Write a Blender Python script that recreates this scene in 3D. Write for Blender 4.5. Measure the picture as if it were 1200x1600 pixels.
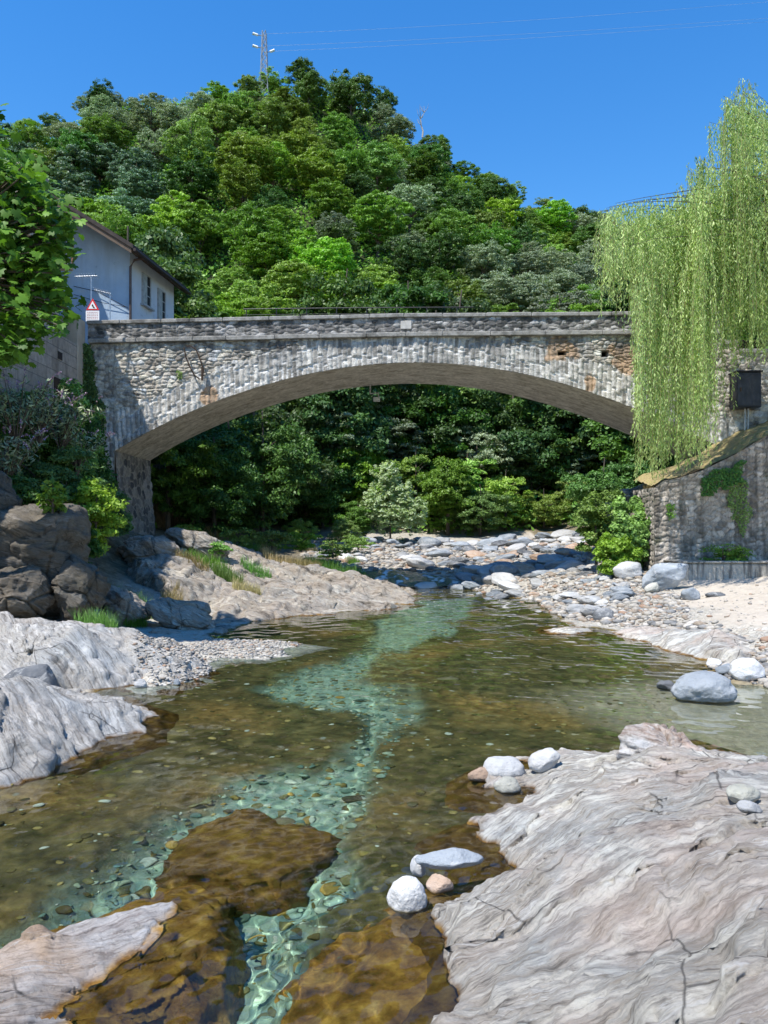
import bpy, math, random
import numpy as np
from mathutils import Vector
C = bpy.context.scene
for o in list(bpy.data.objects): bpy.data.objects.remove(o)
R = math.radians
# ------------------------------------------------------------------ camera, sky, sun, exposure
cd = bpy.data.cameras.new('camera'); cam = bpy.data.objects.new('camera', cd); C.collection.objects.link(cam)
CH = 2.2; F = 1250.0; HY = 825.0
cam.location = (0, 0, CH); cam.rotation_euler = (R(90), 0, 0)
cd.sensor_width = 36; cd.lens = 36*F/1600; cd.shift_y = (HY-800)/1600.0
cd.clip_start = 0.05; cd.clip_end = 3000
C.camera = cam
w = bpy.data.worlds.new("World"); C.world = w; w.use_nodes = True
SD = Vector((.40, .40, -1.0)).normalized()            # direction the sunlight travels
sky = w.node_tree.nodes.new('ShaderNodeTexSky'); sky.sky_type = 'NISHITA'; sky.sun_disc = False
sky.sun_elevation = math.asin(-SD.z); sky.sun_rotation = math.atan2(-SD.x, -SD.y)
sky.air_density = 1.5; sky.dust_density = 0.0; sky.ozone_density = 8.0; sky.altitude = 0
bg = w.node_tree.nodes['Background']; hs_ = w.node_tree.nodes.new('ShaderNodeHueSaturation'); hs_.inputs['Saturation'].default_value = 1.27; hs_.inputs['Hue'].default_value = .506; hs_.inputs['Value'].default_value = 1.1; w.node_tree.links.new(sky.outputs[0], hs_.inputs['Color']); w.node_tree.links.new(hs_.outputs[0], bg.inputs[0]); bg.inputs[1].default_value = 0.13
sl = bpy.data.lights.new('sun', 'SUN'); sl.energy = 5.0; sl.angle = R(.53); sl.color = (1, .965, .90)
so = bpy.data.objects.new('sun', sl); C.collection.objects.link(so)
so.rotation_euler = SD.to_track_quat('-Z', 'Y').to_euler(); so.location = (-20, -20, 50)
sl.cycles.is_caustics_light = True
C.view_settings.view_transform = 'Standard'; C.view_settings.look = 'None'
C.view_settings.exposure = 0.5; C.view_settings.gamma = 1
C.render.engine = 'CYCLES'; C.cycles.use_denoising = True
C.cycles.max_bounces = 6; C.cycles.transparent_max_bounces = 8; C.cycles.diffuse_bounces = 3
C.cycles.sample_clamp_indirect = 4; C.cycles.use_adaptive_sampling = True; C.cycles.adaptive_threshold = 0.02
# ------------------------------------------------------------------ numpy tools
def PW(px, py, Y): return ((px-600)*Y/F, Y, CH+(HY-py)*Y/F)
def G(px, py, z=0.0):
    Y = (CH-z)*F/(py-HY); return ((px-600)*Y/F, Y)
def Gp(pts, z=0.0): return [G(a, b, z) for a, b in pts]
def Gs(pts, d):                       # a bed point seen through the surface at that pixel, depth d
    out = []
    for a, b in pts:
        x, y = G(a, b); n = math.hypot(x, y); out.append((x+x/n*d*.95, y+y/n*d*.95))
    return out
def hsh(ix, iy, iz, s):
    h = (ix.astype(np.int64)*374761393+iy.astype(np.int64)*668265263+iz.astype(np.int64)*2147483647+s*974711) & 0xffffffff
    h = ((h ^ (h >> 13))*1274126177) & 0xffffffff
    h = ((h ^ (h >> 15))*2246822519) & 0xffffffff
    return ((h ^ (h >> 16)) & 0xffffff)/float(0xffffff)
def vnoise(x, y, z, s=0):
    fx, fy, fz = np.floor(x), np.floor(y), np.floor(z)
    tx, ty, tz = x-fx, y-fy, z-fz
    tx = tx*tx*(3-2*tx); ty = ty*ty*(3-2*ty); tz = tz*tz*(3-2*tz)
    r = 0
    for a in (0, 1):
        wx = tx if a else 1-tx
        for b in (0, 1):
            wy = ty if b else 1-ty
            for c in (0, 1):
                wz = tz if c else 1-tz
                r = r+wx*wy*wz*hsh(fx+a, fy+b, fz+c, s)
    return r*2-1
def fbm(x, y, z=None, oct=4, s=0, gain=.5):
    x = np.asarray(x, float); y = np.asarray(y, float)
    z = np.zeros_like(x) if z is None else np.asarray(z, float)
    r = 0; a = 1
    for k in range(oct):
        r = r+a*vnoise(x, y, z, s+k); x = x*2.03+7.1; y = y*2.03+3.7; z = z*2.03+1.9; a *= gain
    return r
def worley(x, y, s=0, jit=.85):
    fx, fy = np.floor(x), np.floor(y)
    d1 = np.full(x.shape, 9.); d2 = np.full(x.shape, 9.); idv = np.zeros(x.shape)
    for a in (-1, 0, 1):
        for b in (-1, 0, 1):
            cx, cy = fx+a, fy+b; z = np.zeros_like(cx)
            px = cx+.5+jit*(hsh(cx, cy, z, s)-.5); py = cy+.5+jit*(hsh(cx, cy, z+1, s)-.5)
            d = np.hypot(px-x, py-y); v = hsh(cx, cy, z+2, s)
            m = d < d1; d2 = np.where(m, d1, np.minimum(d2, d)); idv = np.where(m, v, idv); d1 = np.where(m, d, d1)
    return d1, d2, idv
def sdist(X, Y, poly):                # >0 inside
    sh = X.shape; x = X.ravel(); y = Y.ravel(); P = np.array(poly, float); Q = np.roll(P, -1, 0)
    best = np.full(x.shape, 1e9); ins = np.zeros(x.shape, bool)
    for (ax, ay), (bx, by) in zip(P, Q):
        dx, dy = bx-ax, by-ay; L = dx*dx+dy*dy+1e-12
        t = np.clip(((x-ax)*dx+(y-ay)*dy)/L, 0, 1)
        best = np.minimum(best, (x-ax-t*dx)**2+(y-ay-t*dy)**2)
        c = (ay > y) != (by > y)
        if abs(dy) > 1e-12: ins ^= c & (x < (bx-ax)*(y-ay)/dy+ax)
    d = np.sqrt(best); return np.where(ins, d, -d).reshape(sh)
def sst(a, b, x):
    t = np.clip((x-a)/(b-a), 0, 1); return t*t*(3-2*t)
class RBF:
    def __init__(s, pts, lam=.02):
        P = np.array(pts, float); s.P = P[:, :2]; n = len(P)
        K = s.k(s.P[:, None]-s.P[None])+lam*np.eye(n)
        A = np.zeros((n+3, n+3)); A[:n, :n] = K; A[:n, n] = 1; A[:n, n+1:] = s.P; A[n, :n] = 1; A[n+1:, :n] = s.P.T
        s.w = np.linalg.solve(A, np.concatenate([P[:, 2], [0, 0, 0]]))
    def k(s, d): return np.sqrt((d**2).sum(-1))
    def __call__(s, X, Y):
        sh = X.shape; x = X.ravel(); y = Y.ravel(); n = len(s.P); r = s.w[n]+s.w[n+1]*x+s.w[n+2]*y
        for i in range(n): r = r+s.w[i]*np.hypot(x-s.P[i, 0], y-s.P[i, 1])
        return r.reshape(sh)
def mesh_np(name, V, Fc, mat=None, smooth=True, attrs=None, fattrs=None):
    V = np.asarray(V, np.float32); Fc = np.asarray(Fc, np.int32)
    me = bpy.data.meshes.new(name); n, k = Fc.shape
    me.vertices.add(len(V)); me.vertices.foreach_set('co', V.ravel())
    me.loops.add(n*k); me.loops.foreach_set('vertex_index', Fc.ravel())
    me.polygons.add(n); me.polygons.foreach_set('loop_start', np.arange(0, n*k, k, dtype=np.int32))
    me.polygons.foreach_set('loop_total', np.full(n, k, np.int32))
    me.polygons.foreach_set('use_smooth', np.full(n, smooth))
    for nm, a in (attrs or {}).items():
        a = np.asarray(a, np.float32)
        if a.ndim == 2: me.attributes.new(nm, 'FLOAT_VECTOR', 'POINT').data.foreach_set('vector', a.ravel())
        else: me.attributes.new(nm, 'FLOAT', 'POINT').data.foreach_set('value', a)
    for nm, a in (fattrs or {}).items():
        me.attributes.new(nm, 'FLOAT', 'FACE').data.foreach_set('value', np.asarray(a, np.float32))
    me.update(calc_edges=True); me.validate()
    if mat: me.materials.append(mat)
    return me
def link(name, me, parent=None, loc=None):
    o = bpy.data.objects.new(name, me); C.collection.objects.link(o)
    if loc is not None: o.location = loc
    if parent: o.parent = parent
    return o
def obj(name, V, Fc, mat, parent=None, base=None, smooth=True, attrs=None, fattrs=None):
    V = np.asarray(V, float)
    b = np.array(base if base is not None else (0, 0, 0), float)
    if parent is not None: b = np.array(parent.get('_b', [0, 0, 0])) if base is None else b
    o = link(name, mesh_np(name, V-b, Fc, mat, smooth, attrs, fattrs), parent)
    if parent is None: o.location = b; o['_b'] = [float(q) for q in b]
    return o
def tag(o, label=None, cat=None, group=None, kind=None):
    if label: o['label'] = label
    if cat: o['category'] = cat
    if group: o['group'] = group
    if kind: o['kind'] = kind
    return o
def thing(name, label, cat, base, group=None):
    o = bpy.data.objects.new(name, None); C.collection.objects.link(o); o.location = base
    o['_b'] = [float(q) for q in base]; o.empty_display_size = .2
    return tag(o, label, cat, group)
class MB:                              # collects shapes for one mesh (quads and tris as quads)
    def __init__(s): s.v = []; s.f = []; s.n = 0
    def add(s, V, Fc):
        V = np.asarray(V, float).reshape(-1, 3)
        for f in Fc: s.f.append([i+s.n for i in f])
        s.v.append(V); s.n += len(V); return s
    def box(s, x0, x1, y0, y1, z0, z1, bev=0):
        b = min(bev, (x1-x0)*.45, (y1-y0)*.45, (z1-z0)*.45)
        if b <= 0:
            V = [(x, y, z) for z in (z0, z1) for y in (y0, y1) for x in (x0, x1)]
            return s.add(V, [(0, 2, 3, 1), (4, 5, 7, 6), (0, 1, 5, 4), (1, 3, 7, 5), (3, 2, 6, 7), (2, 0, 4, 6)])
        V = []
        for z, i in ((z0, b), (z0+b, 0), (z1-b, 0), (z1, b)):
            X0, X1, Y0, Y1 = x0+i, x1-i, y0+i, y1-i
            c = b if i == 0 else b*.4
            V += [(X0+c, Y0, z), (X1-c, Y0, z), (X1, Y0+c, z), (X1, Y1-c, z), (X1-c, Y1, z), (X0+c, Y1, z), (X0, Y1-c, z), (X0, Y0+c, z)]
        Fc = [tuple(range(7, -1, -1)), tuple(range(24, 32))]
        for k in range(3):
            for j in range(8): Fc.append((k*8+j, k*8+(j+1) % 8, k*8+8+(j+1) % 8, k*8+8+j))
        return s.add(V, Fc)
    def tube(s, pts, r, n=6):
        pts = [Vector(p) for p in pts]; m = len(pts)
        rr = r if hasattr(r, '__len__') else [r]*m
        V = []
        for i, p in enumerate(pts):
            t = (pts[min(i+1, m-1)]-pts[max(i-1, 0)]).normalized()
            a = Vector((0, 0, 1)) if abs(t.z) < .9 else Vector((1, 0, 0))
            u = t.cross(a).normalized(); v = t.cross(u)
            for k in range(n):
                q = 2*math.pi*k/n; V.append(p+(u*math.cos(q)+v*math.sin(q))*rr[i])
        Fc = [(i*n+k, i*n+(k+1) % n, (i+1)*n+(k+1) % n, (i+1)*n+k) for i in range(m-1) for k in range(n)]
        Fc += [tuple(range(n-1, -1, -1)), tuple(range((m-1)*n, m*n))]
        return s.add([tuple(q) for q in V], Fc)
    def mesh(s, name, mat, base=(0, 0, 0), smooth=False):
        V = np.concatenate(s.v)-np.array(base)
        me = bpy.data.meshes.new(name); me.from_pydata(V.tolist(), [], s.f)
        if smooth: me.polygons.foreach_set('use_smooth', [True]*len(s.f))
        me.materials.append(mat); me.update(); return me
    def build(s, name, mat, parent=None, base=None, smooth=False):
        b = base if base is not None else (parent['_b'] if parent is not None and '_b' in parent.keys() else (0, 0, 0))
        b = [float(q) for q in b]
        o = link(name, s.mesh(name, mat, b, smooth), parent)
        if parent is None: o.location = b
        o['_b'] = b
        if parent is not None: o['_b'] = list(parent['_b'])
        return o
def gridfaces(nx, ny):
    i = np.arange(nx-1); j = np.arange(ny-1); a = (j[:, None]*nx+i[None]).ravel()
    return np.stack([a, a+1, a+nx+1, a+nx], -1)
# ------------------------------------------------------------------ materials
class NT:
    def __init__(s, name):
        s.m = bpy.data.materials.new(name); s.m.use_nodes = True; s.t = s.m.node_tree
        s.b = s.t.nodes['Principled BSDF']; s.out = s.t.nodes['Material Output']
    def n(s, ty, ins=None, **kw):
        nd = s.t.nodes.new('ShaderNode'+ty)
        for k, v in kw.items(): setattr(nd, k, v)
        for k, v in (ins or {}).items(): s.set(nd.inputs[k], v)
        return nd
    def set(s, sock, v):
        if hasattr(v, 'is_output'): s.t.links.new(v, sock)
        else:
            if isinstance(v, (tuple, list)) and len(v) == 3 and sock.type == 'RGBA': v = tuple(v)+(1,)
            sock.default_value = v
    def ramp(s, fac, stops, interp='LINEAR'):
        nd = s.t.nodes.new('ShaderNodeValToRGB'); s.t.links.new(fac, nd.inputs[0]); e = nd.color_ramp.elements
        nd.color_ramp.interpolation = interp
        while len(e) < len(stops): e.new(.5)
        for el, (p, c) in zip(e, stops):
            el.position = p; el.color = (tuple(c)+(1,)) if hasattr(c, '__len__') else (c, c, c, 1)
        return nd.outputs[0]
    def mix(s, f, a, b, mode='MIX'):
        nd = s.t.nodes.new('ShaderNodeMix'); nd.data_type = 'RGBA'; nd.blend_type = mode
        s.set(nd.inputs[0], f); s.set(nd.inputs[6], a); s.set(nd.inputs[7], b); return nd.outputs[2]
    def math(s, op, a, b=0.0, c=None):
        nd = s.t.nodes.new('ShaderNodeMath'); nd.operation = op; s.set(nd.inputs[0], a); s.set(nd.inputs[1], b)
        if c is not None: s.set(nd.inputs[2], c)
        return nd.outputs[0]
    def noise(s, vec, sc, det=4, rough=.55, dist=0):
        return s.n('TexNoise', {'Vector': vec, 'Scale': sc, 'Detail': det, 'Roughness': rough, 'Distortion': dist}).outputs[0]
    def vscale(s, vec, v):
        nd = s.n('VectorMath', {0: vec, 1: v}, operation='MULTIPLY'); return nd.outputs[0]
    def attr(s, nm, vec=False):
        nd = s.n('Attribute', attribute_name=nm); return nd.outputs['Vector' if vec else 'Fac']
    def pos(s): return s.n('NewGeometry').outputs['Position']
    def bump(s, h, dist, strength=1.0, nrm=None):
        i = {'Height': h, 'Distance': dist, 'Strength': strength}
        if nrm is not None: i['Normal'] = nrm
        return s.n('Bump', i).outputs[0]
    def fin(s, col, rough=.8, nrm=None, spec=.3, metal=0):
        s.set(s.b.inputs['Base Color'], col); s.set(s.b.inputs['Roughness'], rough)
        s.b.inputs['Specular IOR Level'].default_value = spec; s.b.inputs['Metallic'].default_value = metal
        if nrm is not None: s.set(s.b.inputs['Normal'], nrm)
        return s.m
def plain(name, c, rough=.6, metal=0, var=.25, sc=6):
    t = NT(name); p = t.n('TexCoord').outputs['Object']; f = t.noise(p, sc, 5)
    a = tuple(x*(1-var) for x in c); b = tuple(min(1, x*(1+var)) for x in c)
    return t.fin(t.ramp(f, [(.3, a), (.7, b)]), rough, t.bump(t.noise(p, sc*6, 3), .004), .3, metal)
def leafmat(name, ca, cb, tr=.3, rough=.5, var=.35, spec=.3):
    t = NT(name); v = t.attr('v'); rnd = t.n('ObjectInfo').outputs['Random']
    col = t.ramp(v, [(0, ca), (.8, cb), (1, tuple(min(1, c*1.25) for c in cb))])
    hsv = t.n('HueSaturation', {'Hue': t.math('MULTIPLY_ADD', rnd, .035, .4825), 'Saturation': t.math('MULTIPLY_ADD', t.math('FRACT', t.math('MULTIPLY', rnd, 7.3)), .2, .9),
                                'Value': t.math('MULTIPLY_ADD', t.math('FRACT', t.math('MULTIPLY', rnd, 13.7)), var*2, 1-var), 'Color': col})
    t.fin(hsv.outputs[0], rough, None, spec)
    tl = t.n('BsdfTranslucent', {'Color': t.mix(1.0, hsv.outputs[0], (1.0, 1.15, .5), 'MULTIPLY')})
    mx = t.n('MixShader', {0: tr, 1: t.b.outputs[0], 2: tl.outputs[0]}); t.set(t.out.inputs[0], mx.outputs[0])
    return t.m
def rockmat(name, stops, acc, accamt=.5, bump=.03, wet=True, lichen=.0, spots=.3, veins=.5, fine=1.0, ak=1.0):
    """layered rock: colour follows the strata attribute 'sv'; algae-brown where it stands in the river"""
    t = NT(name); sv = t.attr('sv', True); p = t.pos()
    n1 = t.noise(sv, 1.0, 9, .62, .08); n2 = t.noise(sv, 3.3, 7, .62, .06)
    n3 = t.noise(sv, 12*fine, 7, .68, .15)
    iso = t.noise(p, 4.5, 9, .68, .3); f = t.math('ADD', t.math('ADD', t.math('MULTIPLY', n1, .30), t.math('MULTIPLY', iso, .22)), t.math('ADD', t.math('MULTIPLY', n2, .30), t.math('MULTIPLY', n3, .22))); f = t.math('MULTIPLY_ADD', t.math('SUBTRACT', f, .5), 2.1, .5)
    col = t.ramp(f, stops)
    big = t.noise(p, .9, 4, .55, .6)
    big2 = t.noise(t.n('VectorMath', {0: p, 1: (7.3, 2.1, 4.4)}, operation='ADD').outputs[0], .75, 5, .6, .4); col = t.mix(t.ramp(big2, [(.5, 0), (.62, .55)]), col, t.mix(1.0, col, (.78, .86, .95), 'MULTIPLY'))
    col = t.mix(t.ramp(big, [(.47, 0), (.68, accamt)]), col, t.mix(.6, acc, col, 'MULTIPLY') if False else acc)
    col = t.mix(t.ramp(n3, [(.34, .0), (.5, 1.)]), t.mix(1.0, col, (.58, .56, .54), 'MULTIPLY'), col)
    col = t.mix(t.ramp(n2, [(.3, .0), (.5, 1.)]), t.mix(1.0, col, (.62, .6, .58), 'MULTIPLY'), col)
    vn = t.noise(t.vscale(sv, (1, 1, 1.7)), 2.1, 5, .5, .8)
    col = t.mix(t.ramp(vn, [(.60, 0), (.607, veins), (.615, veins), (.622, 0)]), col, (.70, .68, .64))
    ck = t.n('TexVoronoi', {'Vector': t.mix(.12, p, t.n('TexNoise', {'Vector': p, 'Scale': 2.5, 'Detail': 3}).outputs[1]), 'Scale': 1.7}, feature='DISTANCE_TO_EDGE').outputs['Distance']
    ckf = t.ramp(ck, [(0, 1), (.012, 0)]); ckm = t.math('MULTIPLY', ckf, t.ramp(t.noise(p, 1.3, 2), [(.48, 0), (.56, .8)]))
    col = t.mix(ckm, col, (.06, .055, .05))
    sp = t.noise(p, 34, 3, .7)
    col = t.mix(t.ramp(sp, [(.3, spots), (.45, 0)]), col, (.1, .095, .09))
    if lichen > 0: col = t.mix(t.ramp(t.noise(p, 2.3, 6, .65), [(.5, 0), (.62, lichen)]), col, (.10, .085, .05))
    if wet:
        z = t.n('SeparateXYZ', {0: p}).outputs[2]
        zz = t.math('ADD', z, t.math('MULTIPLY', t.math('SUBTRACT', t.noise(p, 5, 4), .5), .07))
        wf = t.ramp(t.math('MULTIPLY_ADD', zz, 5, .5), [(.5, 1), (.62, 0)])
        alg = t.ramp(t.noise(p, 6, 7, .65), [(.3, (.040*ak, .020*ak, .004)), (.46, (.14*ak, .066*ak, .011*ak)), (.6, (.25*ak, .135*ak, .024*ak)), (.72, (.38*ak, .24*ak, .06*ak))])
        col = t.mix(wf, col, alg)
    h = t.math('ADD', t.math('MULTIPLY', n1, .35), t.math('MULTIPLY', n2, .55))
    h = t.math('SUBTRACT', h, t.math('MULTIPLY', ckm, .25)); h = t.math('ADD', h, t.math('MULTIPLY', n3, .3))
    pit = t.ramp(t.n('TexVoronoi', {'Vector': p, 'Scale': 17}).outputs['Distance'], [(.05, 0), (.3, 1)]); h = t.math('ADD', h, t.math('ADD', t.math('MULTIPLY', iso, .3), t.math('MULTIPLY', pit, .12)))
    b1 = t.bump(h, bump*1.9); b2 = t.bump(t.noise(p, 24, 9, .78), .03, 1, b1)
    rough = .78
    if wet: rough = t.math('MULTIPLY_ADD', wf, -.3, .78)
    return t.fin(col, rough, b2, .3)
def wallmat(name, mortar, stops, bump=.012, streak=.0, streakcol=(.05, .05, .045), algae=None):
    """masonry: per-stone tint in 'sid', mortar mask in 'mor'"""
    t = NT(name); p = t.pos(); sid = t.attr('sid'); mo = t.attr('mor')
    col = t.ramp(sid, stops)
    nn = t.noise(p, 9, 6, .65)
    col = t.mix(1.0, col, t.ramp(nn, [(.3, .55), (.55, 1.0), (.75, 1.2)]), 'MULTIPLY')
    col = t.mix(mo, col, mortar)
    sp = t.noise(p, 2.1, 7, .62)
    col = t.mix(t.ramp(sp, [(.5, 0), (.72, .55)]), col, streakcol)
    if streak > 0:
        st = t.noise(t.vscale(p, (2.6, 2.6, .22)), 1.4, 6, .6)
        col = t.mix(t.ramp(st, [(.48, 0), (.64, streak)]), col, streakcol)
    if algae: col = t.mix(t.ramp(t.noise(p, 1.2, 5, .6), [(.5, 0), (.7, .6)]), col, algae)
    b = t.bump(t.noise(p, 22, 7, .7), bump)
    return t.fin(col, .9, b, .2)
# ------------------------------------------------------------------ terrain
POOL = Gp([(0, 1230), (60, 1150), (160, 1100), (110, 1040), (200, 1030), (300, 1012), (350, 985), (440, 962), (560, 955), (640, 940), (610, 912),
           (700, 912), (760, 928), (830, 938), (868, 958), (890, 978), (1000, 992), (1110, 1030), (1130, 1060), (1200, 1075)]) \
    + [(6.6, 10.0), (7.5, 6.5), (5.0, 4.6), (2.6, 3.2), (1.6, 1.2), (1.2, -2), (-5, -2), (-7, 2), (-6.2, 5.2)]
CHAN = Gs([(520, 1700), (485, 1610), (480, 1530), (520, 1455), (560, 1400), (530, 1340), (560, 1290), (600, 1240), (612, 1190), (650, 1120), (625, 1080), (560, 1070),
           (600, 1035), (655, 1010), (700, 990), (735, 965), (740, 935), (660, 940), (600, 965), (590, 990), (560, 1025), (480, 1048), (400, 1085), (470, 1105), (550, 1125), (560, 1160),
           (520, 1195), (440, 1205), (360, 1225), (300, 1265), (230, 1300), (170, 1360), (120, 1400), (0, 1475), (-250, 1560), (-200, 1700)], .55)
BANK = RBF([(0, 46, 1.75), (-10, 44, 2.6), (-20, 44, 5), (10, 46, 2.0), (20, 46, 5), (0, 38, .9), (6, 40, 1.25), (11, 40, 1.7), (-4, 40, 1.4),
            (6, 31, .5), (1, 31, .2), (-1.2, 29.5, .3), (-4.6, 30, .8), (-9, 30, 2.1), (-7.6, 26, 1.6), (-4.8, 25.8, .6), (-5.5, 22, .4), (-7.8, 23, 1.2), (-9.5, 24, 3.0), (-10, 18, 2.0),
            (-7, 18, .3), (-6, 15, .12), (-9, 14, .9), (-7, 10, .2), (-9, 8, 1.0), (-3, 21.8, .15), (-8, 4, .8), (-12, 10, 3),
            (6.0, 25, .55), (6.5, 19.5, .3), (8.5, 20, .5), (8, 24, .9), (12, 22, .8), (10, 22.4, .7), (7, 13.5, .3), (5.5, 11.5, .13), (9, 14, .9), (5.2, 17, .12), (3.9, 22.5, .1), (3, 26, .15),
            (10, 8, .9), (7, 3, .9), (3, 0, .8), (0, -5, .8), (-8, -5, 1), (12, 30, 2.0), (9, 34, 1.4)])
SKYL = [(-700, 380), (-300, 260), (0, 196), (90, 172), (140, 158), (200, 132), (280, 118), (400, 84), (500, 92), (570, 122), (640, 172), (700, 212), (760, 258), (830, 296), (900, 318), (1000, 342), (1200, 365), (1700, 420)]
_sx = np.array([p[0] for p in SKYL], float); _yr = np.interp(_sx, [500, 1000], [112, 140])
_rx = (_sx-600)*_yr/F; _rz = CH+(HY-np.array([p[1] for p in SKYL], float))*_yr/F-4.3+1.2*np.interp(_sx, [100, 250], [1, 0])-1.6*np.interp(_sx, [520, 600, 850, 920], [0, 1, 1, 0])
HILL0 = 47.0
def hillz(X, Y):
    yr = np.interp(X, _rx, _yr); zr = np.interp(X, _rx, _rz)
    t = np.clip((Y-HILL0)/(yr-HILL0), 0, 1); z = 1.9+(zr-1.9)*(t*.9+.1*t*t)
    z = z-np.clip(Y-yr, 0, 400)*.25
    return z+fbm(X*.06, Y*.06, oct=3, s=5)*1.6*np.clip((Y-HILL0)/12, 0, 1)
def ground(X, Y, fine=True):
    z = BANK(np.clip(X, -24, 24), np.clip(Y, -8, 50))
    # valley sides / road level left of the house, embankment right of the bridge
    z = z+np.clip(np.abs(X)-24, 0, 80)*.35*sst(30, 50, Y)
    z = np.maximum(z, 8.0*sst(-9.45, -9.9, X)*sst(28.6, 29.2, Y)*sst(60, 50, Y))
    z = np.maximum(z, 8.0*sst(-10.3, -10.9, X)*sst(12, 16, Y))
    emb = np.where((Y > 24.3), 3.1+(X-8.1)*.45, 0)*sst(8.35, 8.5, X)*sst(24.3, 24.5, Y)*sst(33, 30, Y)
    emb = np.minimum(emb, 8.6); z = np.maximum(z, emb)
    h = hillz(X, Y); z = np.where(Y > HILL0, np.maximum(h, z*sst(62, 48, Y)), z)
    z = z+.05*fbm(X*.9, Y*.9, oct=4, s=9)*sst(-.2, .5, z)
    # pool
    wx = X+.14*fbm(X*1.7, Y*1.7, oct=3, s=20); wy = Y+.2*fbm(X*1.4, Y*1.4, oct=3, s=21)
    d = sdist(wx, wy, POOL)
    outz = .012+sst(0, 1.6, -d)*np.maximum(z-.012, 0)+.02*np.clip(-d, 0, 1)
    k = np.clip(Y/9, .6, 2)
    c = sdist(X+.16*k*fbm(X*2.2, Y*2.2/k, oct=4, s=30), Y+.16*k*fbm(X*2.2, Y*2.2/k, oct=4, s=31), CHAN)
    near = sst(16, 6, Y)
    shelf = .16+.13*near+.07*fbm(X*.8, Y*.8, oct=3, s=33)
    shelf = shelf*(1-.6*sst(2.2, 4.0, X)*sst(12.5, 9, Y))
    deep = .40+.26*near
    bed = -(shelf+(deep-shelf)*sst(-.2, .38, c))
    bed = bed*sst(-.02, .9, d)-.015
    bed = bed+.03*fbm(X*4, Y*4, oct=3, s=34)*sst(0, .3, d)
    z = np.where(d > 0, bed, outz)
    return z, d, c
def axis(a, b, d0, g, c0=0.0):
    """graded coordinates: step d0 around c0, growing with distance"""
    out = [c0]; x = c0
    while x < b: x += max(d0, g*abs(x-c0)); out.append(x)
    x = c0; lo = []
    while x > a: x -= max(d0, g*abs(x-c0)); lo.append(x)
    return np.array(lo[::-1]+out)
gx = axis(-420, 420, .045, .0105); gy = axis(-30, 700, .035, .0075, 2.5)
X, Y = np.meshgrid(gx, gy); Zg, dp, ch = ground(X, Y)
pebb = fbm(X*9, Y*9, oct=2, s=50); Zg = Zg+pebb*.012*(np.abs(X) < 12)*(Y < 30)
t = NT('river_ground_mat'); p = t.pos()
def cobble(t, p, sc, cols, seam=.05):
    p = t.mix(.05, p, t.n('TexNoise', {'Vector': p, 'Scale': sc*.9, 'Detail': 4}).outputs[1], 'ADD')
    v1 = t.n('TexVoronoi', {'Vector': t.vscale(p, (1, 1, .6)), 'Scale': sc, 'Randomness': .95}); vd = t.n('TexVoronoi', {'Vector': t.vscale(p, (1, 1, .6)), 'Scale': sc, 'Randomness': .95}, feature='DISTANCE_TO_EDGE')
    c = t.ramp(t.n('SeparateColor', {0: v1.outputs['Color']}).outputs[0], cols)
    e = t.ramp(vd.outputs['Distance'], [(0, 0), (seam, 1)]); return t.mix(e, t.mix(.55, c, (.1, .085, .06)), c), e
chan_c, chan_e = cobble(t, p, 7.5, [(0, (0.212, 0.351, 0.268)), (.3, (0.331, 0.488, 0.372)), (.5, (0.478, 0.615, 0.467)), (.7, (0.258, 0.371, 0.259)), (.82, (0.552, 0.644, 0.475)), (.9, (0.386, 0.293, 0.103)), (1, (0.120, 0.254, 0.216))], .06)
chan_f, e2 = cobble(t, p, 19, [(0, (0.156, 0.264, 0.209)), (.5, (0.343, 0.440, 0.331)), (.8, (0.234, 0.320, 0.238)), (1, (0.515, 0.560, 0.432))], .05)
chan_c = t.mix(.5, chan_c, (.21, .30, .22)); chan_f = t.mix(.45, chan_f, (.22, .31, .23))
chan_col = t.mix(t.ramp(t.noise(p, 3.5, 4), [(.42, 0), (.52, 1)]), chan_c, chan_f)
alg = t.ramp(t.noise(p, 3.2, 10, .68, .4), [(.28, (0.020, 0.018, 0.006)), (.4, (0.056, 0.046, 0.016)), (.52, (0.106, 0.083, 0.030)), (.64, (0.174, 0.135, 0.050)), (.8, (0.269, 0.208, 0.090))])
rust = t.ramp(t.noise(p, 7, 9, .7), [(.3, (.08, .045, .012)), (.5, (.25, .145, .04)), (.65, (.44, .28, .09))])
alg = t.mix(t.ramp(t.noise(p, .55, 4, .5), [(.5, 0), (.66, .8)]), alg, rust)
scat, se = cobble(t, p, 4.2, [(0, (.35, .36, .3)), (.6, (.12, .11, .05)), (.85, (.42, .33, .16)), (1, (.6, .6, .5))], .1)
alg = t.mix(t.math('MULTIPLY', t.ramp(t.n('TexVoronoi', {'Vector': p, 'Scale': 4.2}).outputs['Distance'], [(.12, .8), (.2, 0)]), t.ramp(t.noise(p, 1.7, 3), [(.5, 0), (.55, 1)])), alg, scat)
sandw = t.ramp(t.noise(p, 12, 8, .7), [(.3, (.24, .20, .13)), (.7, (.44, .38, .27))])
grav, ge = cobble(t, p, 11, [(0, (0.297, 0.289, 0.262)), (.3, (0.476, 0.442, 0.369)), (.6, (0.357, 0.323, 0.271)), (.8, (0.561, 0.535, 0.476)), (1, (0.340, 0.238, 0.164))])
grav2, ge2 = cobble(t, p, 27, [(0, (0.344, 0.312, 0.264)), (.4, (0.492, 0.443, 0.360)), (.8, (0.410, 0.377, 0.320)), (1, (0.558, 0.525, 0.464))])
grav = t.mix(t.ramp(t.noise(p, 2.4, 4), [(.45, 0), (.55, 1)]), grav, grav2)
sfoot = t.noise(p, 3.1, 5, .6, .5)
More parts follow.
